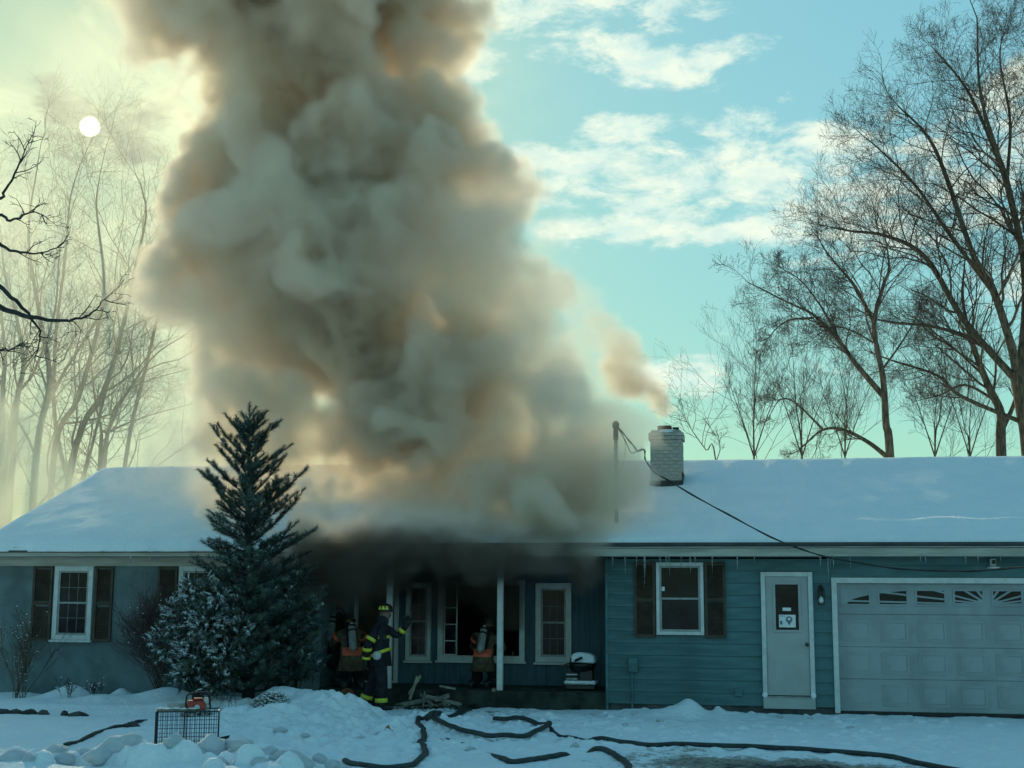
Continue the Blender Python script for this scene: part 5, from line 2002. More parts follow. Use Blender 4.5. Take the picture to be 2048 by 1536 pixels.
def head_mesh(c, rot, skin_i):
    """a head with brow, nose, mouth, chin and ears, facing local +y"""
    bm = bmesh.new()
    bmesh.ops.create_uvsphere(bm, u_segments=20, v_segments=14, radius=1)
    for v in bm.verts:
        x, y, z = v.co
        x *= .075
        y *= .095
        z *= .115
        if z < 0:
            x *= 1 - .25 * (-z / .115)
            y += .012 * (-z / .115)
        fr = max(0, y / .095)
        y += .022 * math.exp(-(x / .014) ** 2 - ((z + .012) / .024) ** 2) * (fr > .3)            # nose
        y += .006 * math.exp(-((z - .028) / .012) ** 2 - (x / .05) ** 2) * (fr > .3)             # brow
        y -= .010 * math.exp(-((abs(x) - .032) / .014) ** 2 - ((z - .008) / .013) ** 2) * (fr > .3)   # eye sockets
        y += .005 * math.exp(-((z + .05) / .010) ** 2 - (x / .026) ** 2) * (fr > .3)             # lips
        y += .008 * math.exp(-((z + .09) / .018) ** 2 - (x / .03) ** 2) * (fr > .3)              # chin
        if abs(abs(x) - .074) < .012 and abs(y) < .022 and abs(z) < .03:
            x *= 1.16                                                                             # ears
        v.co = (x, y, z)
    m4 = Matrix.Translation(c) @ rot
    hv = [tuple(m4 @ v.co) for v in bm.verts]
    hf = [[v.index for v in f.verts] for f in bm.faces]
    bm.free()
    return hv, hf, [skin_i] * len(hf)


def helmet(c, rot, m, parent, brim=(.155, .19), shield=False):
    """fire helmet: domed shell with ridge combs and a brim longer at the back"""
    m4 = Matrix.Translation(c) @ rot
    mb = MB()
    v, f = [], []
    k = 20
    prof = [(.108, -.005), (.112, .03), (.105, .075), (.08, .11), (.04, .128), (.004, .132)]
    for r, z in prof:
        for j in range(k):
            w = 2 * math.pi * j / k
            rid = 1 + .03 * math.cos(4 * w)
            v.append((r * rid * math.cos(w) * .95, r * rid * math.sin(w) * 1.18, z))
    for i in range(len(prof) - 1):
        for j in range(k):
            a, b = i * k + j, i * k + (j + 1) % k
            f.append((a, b, b + k, a + k))
    mb.raw([tuple(m4 @ Vector(p)) for p in v], f)
    hm = mb.build('helmet', M[m], parent, smooth=True)
    bb = MB()
    v, f = [], []
    for t_, z in ((0, .0), (1, -.012)):
        for s_ in (0, 1):
            for j in range(k):
                w = 2 * math.pi * j / k
                e = brim[0] if math.sin(w) > 0 else brim[0] + (brim[1] - brim[0]) * (-math.sin(w))
                r = (.104 if s_ == 0 else e)
                dz = z - (.02 if s_ and math.sin(w) < 0 else .0) * abs(math.sin(w))
                v.append((r * math.cos(w) * (.95 if s_ == 0 else .82), r * math.sin(w) * (1.18 if s_ == 0 else 1.0), dz))
    for j in range(k):
        a, b = j, (j + 1) % k
        f += [(a, b, b + k, a + k), (a + 2 * k, a + 3 * k, b + 3 * k, b + 2 * k), (a + k, b + k, b + 3 * k, a + 3 * k)]
    bb.raw([tuple(m4 @ Vector(p)) for p in v], f)
    bb.build('brim', M[m], hm, smooth=True)
    return hm, m4


def ring(mb, a, b, w, rad, k=18):
    """cloth band between two points round a limb; rad=(along x-ish, along y-ish)"""
    a, b = Vector(a), Vector(b)
    rad = rad if hasattr(rad, '__len__') else (rad, rad)
    ax = (b - a).normalized()
    u = Vector((1, 0, 0)) - ax * ax.x
    if u.length < .2:
        u = Vector((0, 0, 1)) - ax * ax.z
    u.normalize()
    v_ = ax.cross(u)
    vv, ff = [], []
    for i, (t, e) in enumerate(((0, -.004), (0, .004), (1, .004), (1, -.004))):
        p = a.lerp(b, t)
        for j in range(k):
            w_ = 2 * math.pi * j / k
            vv.append(tuple(p + u * math.cos(w_) * (rad[0] + e) + v_ * math.sin(w_) * (rad[1] + e)))
    for i in range(4):
        for j in range(k):
            a0, b0 = i * k + j, i * k + (j + 1) % k
            i2 = ((i + 1) % 4) * k
            ff.append((a0, b0, i2 + (j + 1) % k, i2 + j))
    mb.raw(vv, ff)


def glove(wrist, d, palm_n, parent, m='glove', curl=.5, size=1.0):
    """hand: palm, four unequal bent fingers and a thumb leaving the side of the palm"""
    d = Vector(d).normalized()
    n = Vector(palm_n)
    n = (n - d * n.dot(d)).normalized()
    s_ = d.cross(n)
    w = Vector(wrist)
    mb = MB()
    L = .095 * size
    vv = []
    for t, hw, ht in ((-.3, .030, .026), (0, .034, .024), (.5, .046, .020), (1, .044, .016)):
        for a, b in ((-1, -1), (1, -1), (1, 1), (-1, 1)):
            vv.append(tuple(w + d * (L * t) + s_ * (hw * a * size) + n * (ht * b * size)))
    ff = [(3, 2, 1, 0), (12, 13, 14, 15)]
    for i in range(3):
        for j in range(4):
            a, b = i * 4 + j, i * 4 + (j + 1) % 4
            ff.append((a, b, b + 4, a + 4))
    mb.raw(vv, ff)
    for k, fl in enumerate((.070, .080, .076, .060)):
        o = w + d * L * .95 + s_ * ((k - 1.5) * .0225 * size)
        p = [o]
        ang = .15
        for q in range(3):
            ang += curl * (.5 + .3 * q)
            p.append(p[-1] + (d * math.cos(ang) + n * math.sin(ang)) * (fl * size / 3))
        mb.tube(p, [.0115 * size, .0112 * size, .0105 * size, .008 * size], 7)
    o = w + d * L * .25 - s_ * .036 * size
    p = [o, o - s_ * .030 * size + d * .025 * size + n * .012 * size, o - s_ * .040 * size + d * .062 * size + n * .026 * size]
    mb.tube(p, [.014 * size, .0125 * size, .0095 * size], 7)
    return mb.build('glove', M[m], parent, smooth=True)


def air_pack(c, axis_up, back, parent):
    """air cylinder on a back plate with valve and straps"""
    up, bk = Vector(axis_up).normalized(), Vector(back).normalized()
    bk = (bk - up * bk.dot(up)).normalized()
    sd = up.cross(bk)
    c = Vector(c)
    m3 = Matrix((sd, bk, up)).transposed().to_4x4()
    m4 = Matrix.Translation(c) @ m3
    pl_ = MB()
    pl_.box((-.10, -.065, -.24), (.10, -.045, .22), m4)
    ap = pl_.build('air_pack', M['black_rubber'], parent, bevel=.01)
    cy_ = MB()
    prof = [(.018, -.30), (.03, -.27), (.06, -.25), (.066, -.22), (.066, .17), (.05, .215), (.02, .23)]
    cy_.lathe([(r, z) for r, z in prof], (0, 0, 0), 16)
    cy_.v = [tuple(m4 @ (Vector(v) + Vector((0, .03, 0)))) for v in cy_.v]
    cy_.build('cylinder', M['cylinder'], ap, smooth=True)
    bd_ = MB()
    for z in (.07, .16):
        k = 16
        v, f = [], []
        for zz, e in ((z, .068), (z, .0715), (z + .035, .0715), (z + .035, .068)):
            for j in range(k):
                w = 2 * math.pi * j / k
                v.append(tuple(m4 @ Vector((e * math.cos(w), .03 + e * math.sin(w), zz))))
        for i in range(4):
            for j in range(k):
                i2 = ((i + 1) % 4) * k
                f.append((i * k + j, i * k + (j + 1) % k, i2 + (j + 1) % k, i2 + j))
        bd_.raw(v, f)
    bd_.build('band', M['black_rubber'], ap)
    va = MB()
    va.ball(tuple(m4 @ Vector((0, .03, .24))), (.03, .03, .022), 10, 6)
    va.build('valve', M['paper'], ap, smooth=True)
    return ap


# ---- the standing firefighter, seen from his right side, reaching towards the porch wall
fx_, fy_ = float(at(757, 1426, Y=-.8)[0]), -.8
fz_ = gz(fx_, fy_) + .0
pc = thing('person', 'standing firefighter in navy gear with lime yellow bands and one arm stretched out', 'person', (fx_, fy_, fz_), 'firefighters at the porch')


def L3(x, y, z):
    return (fx_ + x, fy_ + y, fz_ + z)


J = [(L3(.0, 0, .86), (.165, .19)),          # 0 pelvis
     (L3(.0, 0, 1.05), (.150, .185)),        # 1 waist
     (L3(.01, 0, 1.26), (.155, .205)),       # 2 chest
     (L3(.03, 0, 1.40), (.085, .11)),        # 3 neck base
     (L3(.05, 0, 1.48), (.062, .062)),       # 4 neck
     (L3(.02, -.19, 1.35), .085),            # 5 near shoulder
     (L3(-.13, -.27, 1.08), .070),           # 6 near elbow
     (L3(-.17, -.22, .84), .055),            # 7 near wrist
     (L3(.06, .18, 1.34), .085),             # 8 far shoulder
     (L3(.25, .24, 1.20), .070),             # 9 far elbow
     (L3(.37, .22, 1.36), .052),             # 10 far wrist
     (L3(.03, -.10, .76), (.125, .135)),     # 11 near hip
     (L3(.09, -.11, .46), .100),             # 12 near knee
     (L3(.07, -.11, .13), .082),             # 13 near ankle
     (L3(-.03, .10, .76), (.125, .135)),     # 14 far hip
     (L3(-.14, .11, .46), .098),             # 15 far knee
     (L3(-.26, .11, .16), .082)]             # 16 far ankle
Ed = [(0, 1), (1, 2), (2, 3), (3, 4), (2, 5), (5, 6), (6, 7), (2, 8), (8, 9), (9, 10), (0, 11), (11, 12), (12, 13), (0, 14), (14, 15), (15, 16)]
faceR = Matrix.Rotation(R_(-82), 4, 'Z')
skin_body('body', J, Ed, 0, [M['navy'], M['skin']], [0] * 16, pc, head_mesh(L3(.075, 0, 1.575), faceR, 1))
hm, m4 = helmet(L3(.075, 0, 1.625), faceR, 'helmet_red', pc)
tri = MB()
for a in (-.75, 0, .75):                              # three lime trapezoids round the right side of the shell
    ca = a * .62 - .1
    P_ = []
    for da, z in ((-.20, .028), (.20, .028), (.11, .085), (-.11, .085)):
        r = .117 if z < .05 else .103
        w = ca + da
        P_.append(tuple(m4 @ Vector((r * math.cos(w) * 1.0, r * math.sin(w) * 1.2, z))))
    tri.face(P_)
    tri.face([tuple(Vector(p) + (m4.to_3x3() @ Vector((-.003, 0, 0)))) for p in P_][::-1])
tri.build('reflective_mark', M['lime'], hm)
hd_ = MB()
hd_.lathe([(.085, -.10), (.10, -.05), (.098, .0), (.088, .06)], L3(.045, 0, 1.49), 14)
hd_.build('hood', M['navy'], pc, smooth=True)
ct = MB()                                             # flared coat skirt
k = 22
v, f = [], []
for r1, r2, z, ox in ((.155, .20, 1.10, 0), (.175, .215, .92, 0), (.20, .235, .72, .0), (.185, .222, .72, 0), (.15, .19, 1.0, 0)):
    for j in range(k):
        w = 2 * math.pi * j / k
        fl_ = 1 + .05 * math.sin(5 * w + z * 8)
        v.append(L3(ox + r1 * fl_ * math.cos(w), r2 * fl_ * math.sin(w), z))
for i in range(4):
    for j in range(k):
        f.append((i * k + j, (i * k + (j + 1) % k), (i + 1) * k + (j + 1) % k, (i + 1) * k + j))
ct.raw(v, f)
ct.build('coat_skirt', M['navy'], pc, smooth=True)
for a, b, r in [(L3(.0, 0, 1.175), L3(.0, 0, 1.225), (.168, .215)), (L3(.02, 0, .905), L3(.0, 0, .955), (.195, .228)),
                (L3(-.142, -.258, 1.03), L3(-.15, -.247, .975), (.078, .078)), (L3(-.162, -.228, .88), L3(-.168, -.222, .835), (.070, .070)),
                (L3(-.075, -.24, 1.19), L3(-.10, -.254, 1.14), (.086, .086)), (L3(.305, .232, 1.275), L3(.345, .226, 1.325), (.066, .066)),
                (L3(.075, -.11, .13), L3(.073, -.11, .20), (.102, .102)), (L3(-.25, .11, .17), L3(-.23, .11, .235), (.102, .102))]:
    mb = MB()
    ring(mb, a, b, .05, r)
    mb.build('reflective_band', M['lime'], pc, smooth=True)
for bx2, by2, tilt in ((.07, -.11, 0), (-.27, .11, .1)):
    mb = MB()
    mb.tube([L3(bx2 - .005, by2, .17), L3(bx2 - .005, by2, .10), L3(bx2 + .0, by2, .055)], [.092, .085, .075], 12)
    mb.ball(L3(bx2 + .09, by2, .045), (.13, .058, .052), 12, 8)
    mb.ball(L3(bx2 - .01, by2, .045), (.085, .058, .05), 12, 8)
    mb.build('boot', M['boot'], pc, smooth=True)
glove(L3(-.172, -.218, .82), (-.05, .05, -1), (1, 0, .1), pc, curl=.45, size=1.1)
glove(L3(.375, .22, 1.37), (.45, 0, .85), (-.2, -1, .1), pc, curl=.35, size=1.25)
mk = MB()
mk.box(L3(.10, -.19, 1.14), L3(.16, -.14, 1.24))
mk.build('radio', M['black_rubber'], pc, bevel=.01)
mk = MB()
mk.lathe([(.05, 0), (.075, .02), (.07, .05), (.03, .06)], L3(.03, -.245, .90), 12, Matrix.Rotation(R_(90), 4, 'X'))
mk.build('face_mask', M['grey_plastic'], pc, smooth=True)


# ---- crouching firefighters, seen from behind
def crouch(px, py, Y, zf, ang, label, cloth, helm, lean=0.0, s=1.0, skirt=True, tank=True, orange=True, head=True):
    c = at(px, py, Y=Y)
    base = Vector((c[0], Y, zf))
    root = thing('person', label, 'person', base, 'firefighters at the porch')
    m4 = Matrix.Translation(base) @ Matrix.Rotation(ang, 4, 'Z') @ Matrix.Scale(s, 4)
    T = lambda x, y, z: tuple(m4 @ Vector((x, y, z)))
    ln_ = lean
    J = [(T(0, -.06, .50), (.17, .155)), (T(0, .0, .66), (.165, .14)), (T(0, .12 + ln_ * .4, .86), (.19, .145)), (T(0, .24 + ln_, .99), (.10, .085)), (T(0, .30 + ln_, 1.05), .062),
         (T(-.19, .14 + ln_ * .7, .92), .085), (T(-.31, .30 + ln_, .72), .068), (T(-.22, .50 + ln_, .66), .052),
         (T(.19, .14 + ln_ * .7, .92), .085), (T(.31, .30 + ln_, .72), .068), (T(.22, .50 + ln_, .66), .052),
         (T(-.12, -.04, .42), .12), (T(-.17, .20, .12), .098), (T(-.15, -.25, .09), .075),
         (T(.12, -.04, .42), .12), (T(.17, .20, .12), .098), (T(.15, -.25, .09), .075)]
    Ed = [(0, 1), (1, 2), (2, 3), (3, 4), (2, 5), (5, 6), (6, 7), (2, 8), (8, 9), (9, 10), (0, 11), (11, 12), (12, 13), (0, 14), (14, 15), (15, 16)]
    em = [0, 0, 0, 0, 0, 0, 0, 0, 0, 0, 0, 1, 1, 0, 1, 1]
    rot = Matrix.Rotation(ang, 4, 'Z') @ Matrix.Rotation(-.35, 4, 'X')
    skin_body('body', J, Ed, 0, [M[cloth], M['black_cloth'], M['skin']], em, root, head_mesh(T(0, .34 + ln_, 1.12), rot, 2))
    helmet(T(0, .34 + ln_, 1.17), rot, helm, root)
    hd_ = MB()
    hd_.ball(T(0, .32 + ln_, 1.07), (.095 * s, .10 * s, .11 * s), 12, 8)
    hd_.build('hood', M['black_cloth'], root, smooth=True)
    if skirt:
        ct = MB()
        v, f = [], []
        k = 22
        for r1, r2, y_, z in ((.185, .16, .02, .72), (.205, .18, -.04, .52), (.235, .21, -.06, .30), (.222, .195, -.06, .30), (.17, .15, -.03, .6)):
            for j in range(k):
                w = 2 * math.pi * j / k
                fl_ = 1 + .05 * math.sin(4 * w + z * 9)
                v.append(T(r1 * fl_ * math.cos(w), y_ + r2 * fl_ * math.sin(w), z))
        for i in range(4):
            for j in range(k):
                f.append((i * k + j, (i * k + (j + 1) % k), (i + 1) * k + (j + 1) % k, (i + 1) * k + j))
        ct.raw(v, f)
        ct.build('coat_skirt', M[cloth], root, smooth=True)
    if orange:
        for w0, w1, z0, z1, r in ((-2.5, -.6, .57, .71, .205),):
            mb = MB()
            v, f = [], []
            k = 10
            for e in (0, .006):
                for z in (z0, z1):
                    for j in range(k):
                        w = w0 + (w1 - w0) * j / (k - 1)
                        v.append(T((r + e) * math.cos(w) * 1.02, -.01 + (z - .6) * .2 + (r + e - .015) * math.sin(w), z))
            for j in range(k - 1):
                f += [(j, j + 1, k + j + 1, k + j), (2 * k + j, 3 * k + j, 3 * k + j + 1, 2 * k + j + 1), (k + j, k + j + 1, 3 * k + j + 1, 3 * k + j)]
            mb.raw(v, f)
            mb.build('orange_patch', M['orange_band'], root, smooth=True)
        for sg in (-1, 1):
            mb = MB()
            ring(mb, T(sg * .20, .145 + ln_ * .7, .91), T(sg * .235, .185 + ln_ * .75, .86), .05, .092 * s)
            mb.build('orange_patch', M['orange_band'], root, smooth=True)
    if tank:
        up = m4.to_3x3() @ Vector((0, .5 + ln_, .85))
        bk = m4.to_3x3() @ Vector((0, -1, .4))
        air_pack(T(0, -.10 + ln_ * .3, .90), up, bk, root)
    for sg in (-1, 1):
        mb = MB()
        mb.tube([T(sg * .15, -.22, .10), T(sg * .15, -.33, .085)], [.078 * s, .06 * s], 10)
        mb.ball(T(sg * .15, -.36, .06), (.055 * s, .06 * s, .085 * s), 10, 8)
        mb.build('boot', M['boot'], root, smooth=True)
        fwd = m4.to_3x3() @ Vector((-.25 * sg, 1, -.15))
        glove(T(sg * .215, .515 + ln_, .655), fwd, m4.to_3x3() @ Vector((-sg * .3, 0, -1)), root, curl=.55, size=1.1)
    return root


crouch(664, 1380, .62, .287, .1, 'crouching firefighter in black gear with an air cylinder, nearest the pine', 'black_cloth', 'helmet', 0, 1.12, orange=False)
crouch(700, 1384, .12, .287, .45, 'crouching firefighter in tan gear with orange patches beside the black-clad one', 'tan', 'helmet', 0, .98)
crouch(967, 1372, .85, .287, -.05, 'firefighter in tan gear kneeling at the broken picture window', 'tan', 'helmet', .05, .93)

# ------------------------------------------------------------------ smoke: density grids built from puffs and noise
def lattice_noise(shape, cell, rng, vox):
    """smooth value noise on a voxel grid, one octave with the given cell size (metres)"""
    n = [max(2, int(math.ceil(s * vox / cell)) + 3) for s in shape]
    a = rng.random(n).astype(np.float32) * 2 - 1
    for ax in range(3):
        x = np.arange(shape[ax], dtype=np.float32) * (vox / cell)
        i = np.floor(x).astype(int)
        f = x - i
        i = i + 1
        i = np.clip(i, 1, a.shape[ax] - 3) if a.shape[ax] > 4 else np.clip(i, 0, a.shape[ax] - 2)
        sh = [1, 1, 1]
        sh[ax] = -1
        f = f.reshape(sh)
        if a.shape[ax] > 4:
            p0, p1, p2, p3 = (np.take(a, i + k, axis=ax) for k in (-1, 0, 1, 2))
            # cubic B-spline: very smooth, no lattice artefacts
            a = (p0 * (1 - f) ** 3 + p1 * (3 * f ** 3 - 6 * f ** 2 + 4) + p2 * (-3 * f ** 3 + 3 * f ** 2 + 3 * f + 1) + p3 * f ** 3) / 6 * 1.6
        else:
            f = f * f * (3 - 2 * f)
            a = np.take(a, i, axis=ax) * (1 - f) + np.take(a, i + 1, axis=ax) * f
    return a.astype(np.float32)


def fbm(shape, cell, octv, rng, vox, gain=0.5, billow=False):
    out = np.zeros(shape, np.float32)
    amp, tot = 1.0, 0.0
    for k in range(octv):
        n = lattice_noise(shape, cell, rng, vox)
        if billow:
            n = 1 - 2.2 * np.abs(n)
        out += amp * n
        tot += amp
        amp *= gain
        cell *= 0.5
        if cell < vox * 1.5:
            break
    return out / tot


def sstep(x, a, b):
    t = np.clip((x - a) / (b - a), 0, 1)
    return t * t * (3 - 2 * t)


def sample(a, gx, gy, gz):
    """trilinear gather"""
    s = a.shape
    gx = np.clip(gx, 0, s[0] - 1.001); gy = np.clip(gy, 0, s[1] - 1.001); gz = np.clip(gz, 0, s[2] - 1.001)
    ix = gx.astype(np.int32); iy = gy.astype(np.int32); iz = gz.astype(np.int32)
    fx = gx - ix; fy = gy - iy; fz = gz - iz
    o = 0
    for dx in (0, 1):
        for dy in (0, 1):
            for dz in (0, 1):
                o = o + a[ix + dx, iy + dy, iz + dz] * (fx if dx else 1 - fx) * (fy if dy else 1 - fy) * (fz if dz else 1 - fz)
    return o


class Grid:
    def __init__(s, lo, hi, vox):
        s.lo = np.array(lo, float)
        s.n = tuple(int(round((hi[k] - lo[k]) / vox)) for k in range(3))
        s.hi = s.lo + np.array(s.n) * vox
        s.vox = vox
        s.f = np.zeros(s.n, np.float32)
        s.ax = [(s.lo[k] + (np.arange(s.n[k]) + 0.5) * vox).astype(np.float32) for k in range(3)]

    def puff(s, c, r, w=1.0, sq=1.0):
        """a soft ball: profile w*(1-(d/r)^2) (sq squashes it along y)"""
        r3 = (r, r * sq, r)
        sl = []
        for k in range(3):
            a = int((c[k] - r3[k] - s.lo[k]) / s.vox)
            b = int((c[k] + r3[k] - s.lo[k]) / s.vox) + 1
            a, b = max(0, a), min(s.n[k], b)
            if b <= a:
                return
            sl.append(slice(a, b))
        x = ((s.ax[0][sl[0]] - c[0]) / r3[0])[:, None, None]
        y = ((s.ax[1][sl[1]] - c[1]) / r3[1])[None, :, None]
        z = ((s.ax[2][sl[2]] - c[2]) / r3[2])[None, None, :]
        v = w * np.clip(1 - (x * x + y * y + z * z), 0, 1)
        s.f[tuple(sl)] = np.maximum(s.f[tuple(sl)], v)

    def warp(s, amp, cell, octv, rng):
        gx, gy, gz = np.meshgrid(*[np.arange(k, dtype=np.float32) for k in s.n], indexing='ij')
        a = amp / s.vox
        gx += a * fbm(s.n, cell, octv, rng, s.vox)
        gy += a * fbm(s.n, cell, octv, rng, s.vox)
        gz += a * fbm(s.n, cell, octv, rng, s.vox)
        s.f = sample(s.f, gx, gy, gz).astype(np.float32)


def volume_object(name, grid, mat, label, category):
    """a mesh that only stores the densities; its geometry nodes turn them into a volume grid"""
    d = np.ascontiguousarray(grid.f.transpose(2, 1, 0)).ravel()      # x fastest
    me = bpy.data.meshes.new(name)
    me.vertices.add(len(d))
    at_ = me.attributes.new('smoke_density', 'FLOAT', 'POINT')
    at_.data.foreach_set('value', d)
    o = bpy.data.objects.new(name, me)
    COL.objects.link(o)
    me.materials.append(mat)
    ng = bpy.data.node_groups.new(name, 'GeometryNodeTree')
    ng.interface.new_socket('Geometry', in_out='INPUT', socket_type='NodeSocketGeometry')
    ng.interface.new_socket('Geometry', in_out='OUTPUT', socket_type='NodeSocketGeometry')
    N = ng.nodes
    L = ng.links
    gi = N.new('NodeGroupInput')
    go = N.new('NodeGroupOutput')
    pos = N.new('GeometryNodeInputPosition')
    vc = N.new('GeometryNodeVolumeCube')
    lo, hi, n = grid.lo, grid.hi, grid.n
    vc.inputs['Min'].default_value = tuple(lo)
    vc.inputs['Max'].default_value = tuple(hi)
    for k, a in enumerate('XYZ'):
        vc.inputs['Resolution ' + a].default_value = n[k]
    # grid points lie at lo + i*(hi-lo)/(n-1)
    def vm(op, a, b):
        m = N.new('ShaderNodeVectorMath')
        m.operation = op
        for s_, v in ((m.inputs[0], a), (m.inputs[1], b)):
            if isinstance(v, bpy.types.NodeSocket):
                L.new(v, s_)
            else:
                s_.default_value = v
        return m.outputs[0]
    q = vm('MULTIPLY', vm('SUBTRACT', pos.outputs[0], tuple(lo)), tuple((n[k] - 1) / (hi[k] - lo[k]) for k in range(3)))
    q = vm('FLOOR', vm('ADD', q, (0.5, 0.5, 0.5)), (0, 0, 0))
    q = vm('MAXIMUM', vm('MINIMUM', q, tuple(k - 1 for k in n)), (0, 0, 0))
    sp = N.new('ShaderNodeSeparateXYZ')
    L.new(q, sp.inputs[0])
    def mm(op, a, b):
        m = N.new('FunctionNodeIntegerMath')
        m.operation = op
        for s_, v in ((m.inputs[0], a), (m.inputs[1], b)):
            if isinstance(v, bpy.types.NodeSocket):
                L.new(v, s_)
            else:
                s_.default_value = v
        return m.outputs[0]
    ints = []
    for k in range(3):
        fi = N.new('FunctionNodeFloatToInt')
        fi.rounding_mode = 'ROUND'
        L.new(sp.outputs[k], fi.inputs[0])
        ints.append(fi.outputs[0])
    idx = mm('ADD', ints[0], mm('MULTIPLY', n[0], mm('ADD', ints[1], mm('MULTIPLY', n[1], ints[2]))))
    na = N.new('GeometryNodeInputNamedAttribute')
    na.data_type = 'FLOAT'
    na.inputs['Name'].default_value = 'smoke_density'
    si = N.new('GeometryNodeSampleIndex')
    si.data_type = 'FLOAT'
    si.domain = 'POINT'
    L.new(gi.outputs[0], si.inputs['Geometry'])
    L.new(na.outputs['Attribute'], si.inputs['Value'])
    L.new(idx, si.inputs['Index'])
    L.new(si.outputs['Value'], vc.inputs['Density'])
    sm = N.new('GeometryNodeSetMaterial')
    sm.inputs['Material'].default_value = mat
    L.new(vc.outputs[0], sm.inputs['Geometry'])
    L.new(sm.outputs[0], go.inputs[0])
    md = o.modifiers.new('smoke grid', 'NODES')
    md.node_group = ng
    o['label'] = label
    o['category'] = category
    o['kind'] = 'stuff'
    return o


def smoke_material(name, color, density, aniso, absorb=(0, 0, 0)):
    m = bpy.data.materials.new(name)
    m.use_nodes = True
    t = NT(m.node_tree)
    t.n.clear()
    pv = t.node('ShaderNodeVolumePrincipled')
    pv.inputs['Color'].default_value = (*color, 1)
    pv.inputs['Density'].default_value = density
    pv.inputs['Density Attribute'].default_value = 'density'
    pv.inputs['Anisotropy'].default_value = aniso
    pv.inputs['Absorption Color'].default_value = (*absorb, 1)
    o = t.node('ShaderNodeOutputMaterial')
    t.l.new(pv.outputs[0], o.inputs['Volume'])
    m.cycles.volume_sampling = 'MULTIPLE_IMPORTANCE'
    return m


